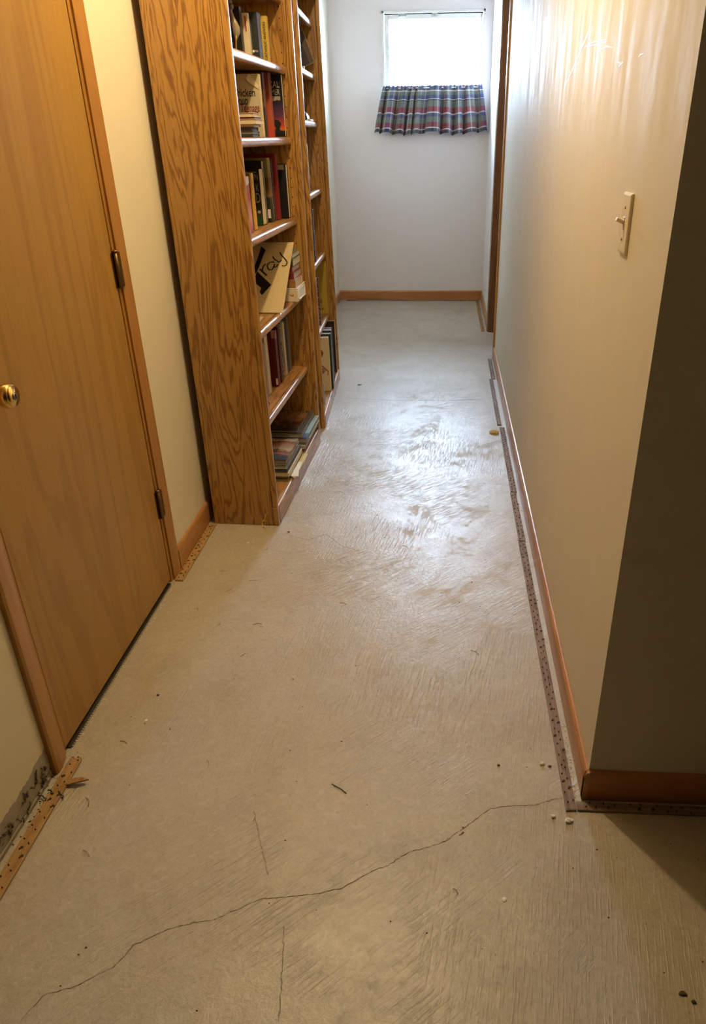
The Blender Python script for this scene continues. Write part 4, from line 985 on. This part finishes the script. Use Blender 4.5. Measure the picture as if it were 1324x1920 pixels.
bm = bmesh.new(); bx(bm, 0, .14, 0, .0225, 0, .0078, .001, 1); obj('end', bm, wht, bk)
o = b2_('cream book with dark green base and red edge, fourth shelf of far bookcase', .46, .058, 1.1715, .030, .16, .235, (.55, .50, .34), covermat=art_mat('cream_green_cover', [(0, (.03,.07,.03)), (.28, (.03,.07,.03)), (.285, (.55,.50,.34)), (1, (.55,.5,.34))], 2, (0, .235), 0, 0, 'CONSTANT'))
plate(o, 'front', (.0, 0, .0), .006, .235, pm((.35, .03, .02)))
b2_('tall tan cardboard sheet standing before the black book', .40, .052, .8115, .006, .15, .295, (.58, .45, .26))
o = b2_('black book with white lettering on the fifth shelf of the far bookcase', .50, .056, .8115, .034, .15, .275, (.012, .013, .02))
plate(o, 'front', (.010, 0, .03), .012, .14, print_mat('white_spine_script', (.012, .013, .02), (.7, .7, .68), (1, 1, .7), 110, .55))
o = b2_('pink-red hardcover standing left of the yellow folder', .50, .062, .4385, .030, .14, .285, (.30, .10, .08), pages=(.6, .4, .33))
o = b2_('dark red book with white lettering leaning before the yellow folder', .56, .058, .4385, .032, .14, .275, (.10, .025, .02), pages=(.45, .25, .2))
plate(o, 'near', (-.0002, .020, .03), .016, .235, print_mat('white_letters_on_red', (.09, .02, .02), (.62, .55, .5), (1, 1, .8), 130, .54))
fo = thing('folder', 'mustard yellow folder with black handwriting standing at the far side', 'folder', U2 @ T(.885, .046, .4385, 0, 0, R(4)))
bm = bmesh.new(); bx(bm, 0, .004, 0, .205, .0, .315, .001, 1); obj('sheet', bm, plain('mustard_card', (.42, .29, .03), .6, 0, .06), fo)
text(fo, 'Stuff', 'near', (0, .075, .062), blk, width=.045, height=.022, rot=.15); text(fo, 'Tax', 'near', (0, .072, .018), blk, width=.048, height=.022, rot=.15)
plate(fo, 'near', (0, .072, .050), .036, .002, blk, 'underline')
# bottom shelf of far bookcase
o = b2_('cream box with red-brown slanted lettering on the bottom shelf', .455, .008, .0665, .034, .20, .325, (.62, .52, .34), '+y', (.66, .56, .38), group='large flat books on the bottom shelf of the far bookcase')
bm = bmesh.new(); prism(bm, [(.052, .200), (.034, .226), (.034, .240), (.052, .262)], 'x', -.0008, 0); obj('red_mark', bm, pm((.30, .06, .02)), o)
bm = bmesh.new(); prism(bm, [(.050, .165), (.008, .125), (.010, .118), (.050, .155)], 'x', -.0008, 0); prism(bm, [(.008, .124), (.012, .096), (.016, .100), (.013, .122)], 'x', -.0008, 0); obj('red_band', bm, pm((.30, .07, .02)), o)
text(o, 'tan', 'near', (0, .050, .104), pm((.26, .05, .02)), width=.034, height=.030, bold=.03, rot=.75)
gg = 'large flat books on the bottom shelf of the far bookcase'
b2_('grey rounded booklet at the near end of the bottom shelf, far bookcase', .20, .018, .0665, .016, .15, .125, (.30, .28, .29), group=gg)
b2_('dark green oversized binder with red ribbon on the bottom shelf', .505, -.002, .0665, .044, .22, .334, (.018, .035, .025), pages=(.40, .42, .32), group=gg)
b2_('slate blue oversized book behind the dark green binder', .455, -.012, .0665, .030, .22, .388, (.045, .06, .07), pages=(.5, .5, .46), group=gg) if False else None
b2_('charcoal oversized book right of the dark green binder', .556, -.001, .0665, .028, .22, .326, (.05, .055, .06), pages=(.45, .45, .42), group=gg)
b2_('black oversized book with pale grey edge on the bottom shelf', .592, .003, .0665, .05, .22, .334, (.02, .02, .022), '+y', (.42, .42, .44), group=gg)
b2_('dark album with brown page edges on the bottom shelf', .66, .008, .0665, .05, .21, .330, (.03, .022, .02), pages=(.24, .14, .10), group=gg)
fr_ = thing('picture_frame', 'dark brown picture frame with thin pale rim at the far end of the bottom shelf', 'picture frame', U2 @ T(.855, .006, .0672))
bm = bmesh.new(); bx(bm, 0, .022, 0, .23, 0, .334, .002, 1); obj('frame', bm, pm((.035, .015, .012), .4), fr_)
bm = bmesh.new(); bx(bm, -.001, .002, -.0010, .003, 0, .335); bx(bm, -.001, .002, -.001, .2, .332, .3355); obj('pale_rim', bm, pm((.55, .45, .38)), fr_)
bm = bmesh.new(); g = []
for x, y, z in ((0, .004, .0), (0, -.006, .001), (.0, -.010, -.006), (.002, -.012, -.022), (.004, -.016, -.040)):
    g.append((bm.verts.new((x, y, z)), bm.verts.new((x+.007, y, z)), bm.verts.new((x+.007, y-.0006, z-.0006)), bm.verts.new((x, y-.0006, z-.0006))))
for a, b_ in zip(g, g[1:]):
    for k in range(4): bm.faces.new((a[k], a[(k+1) % 4], b_[(k+1) % 4], b_[k]))
bm.faces.new(g[0]); bm.faces.new(g[-1][::-1])
o = obj('ribbon', bm, pm((.30, .02, .02))); o.matrix_world = U2 @ T(.500, .001, .0675); tag(o, 'narrow red ribbon hanging over the bottom shelf edge of the far bookcase', 'ribbon')
for m_ in bpy.data.materials:
    m_.use_fake_user = False
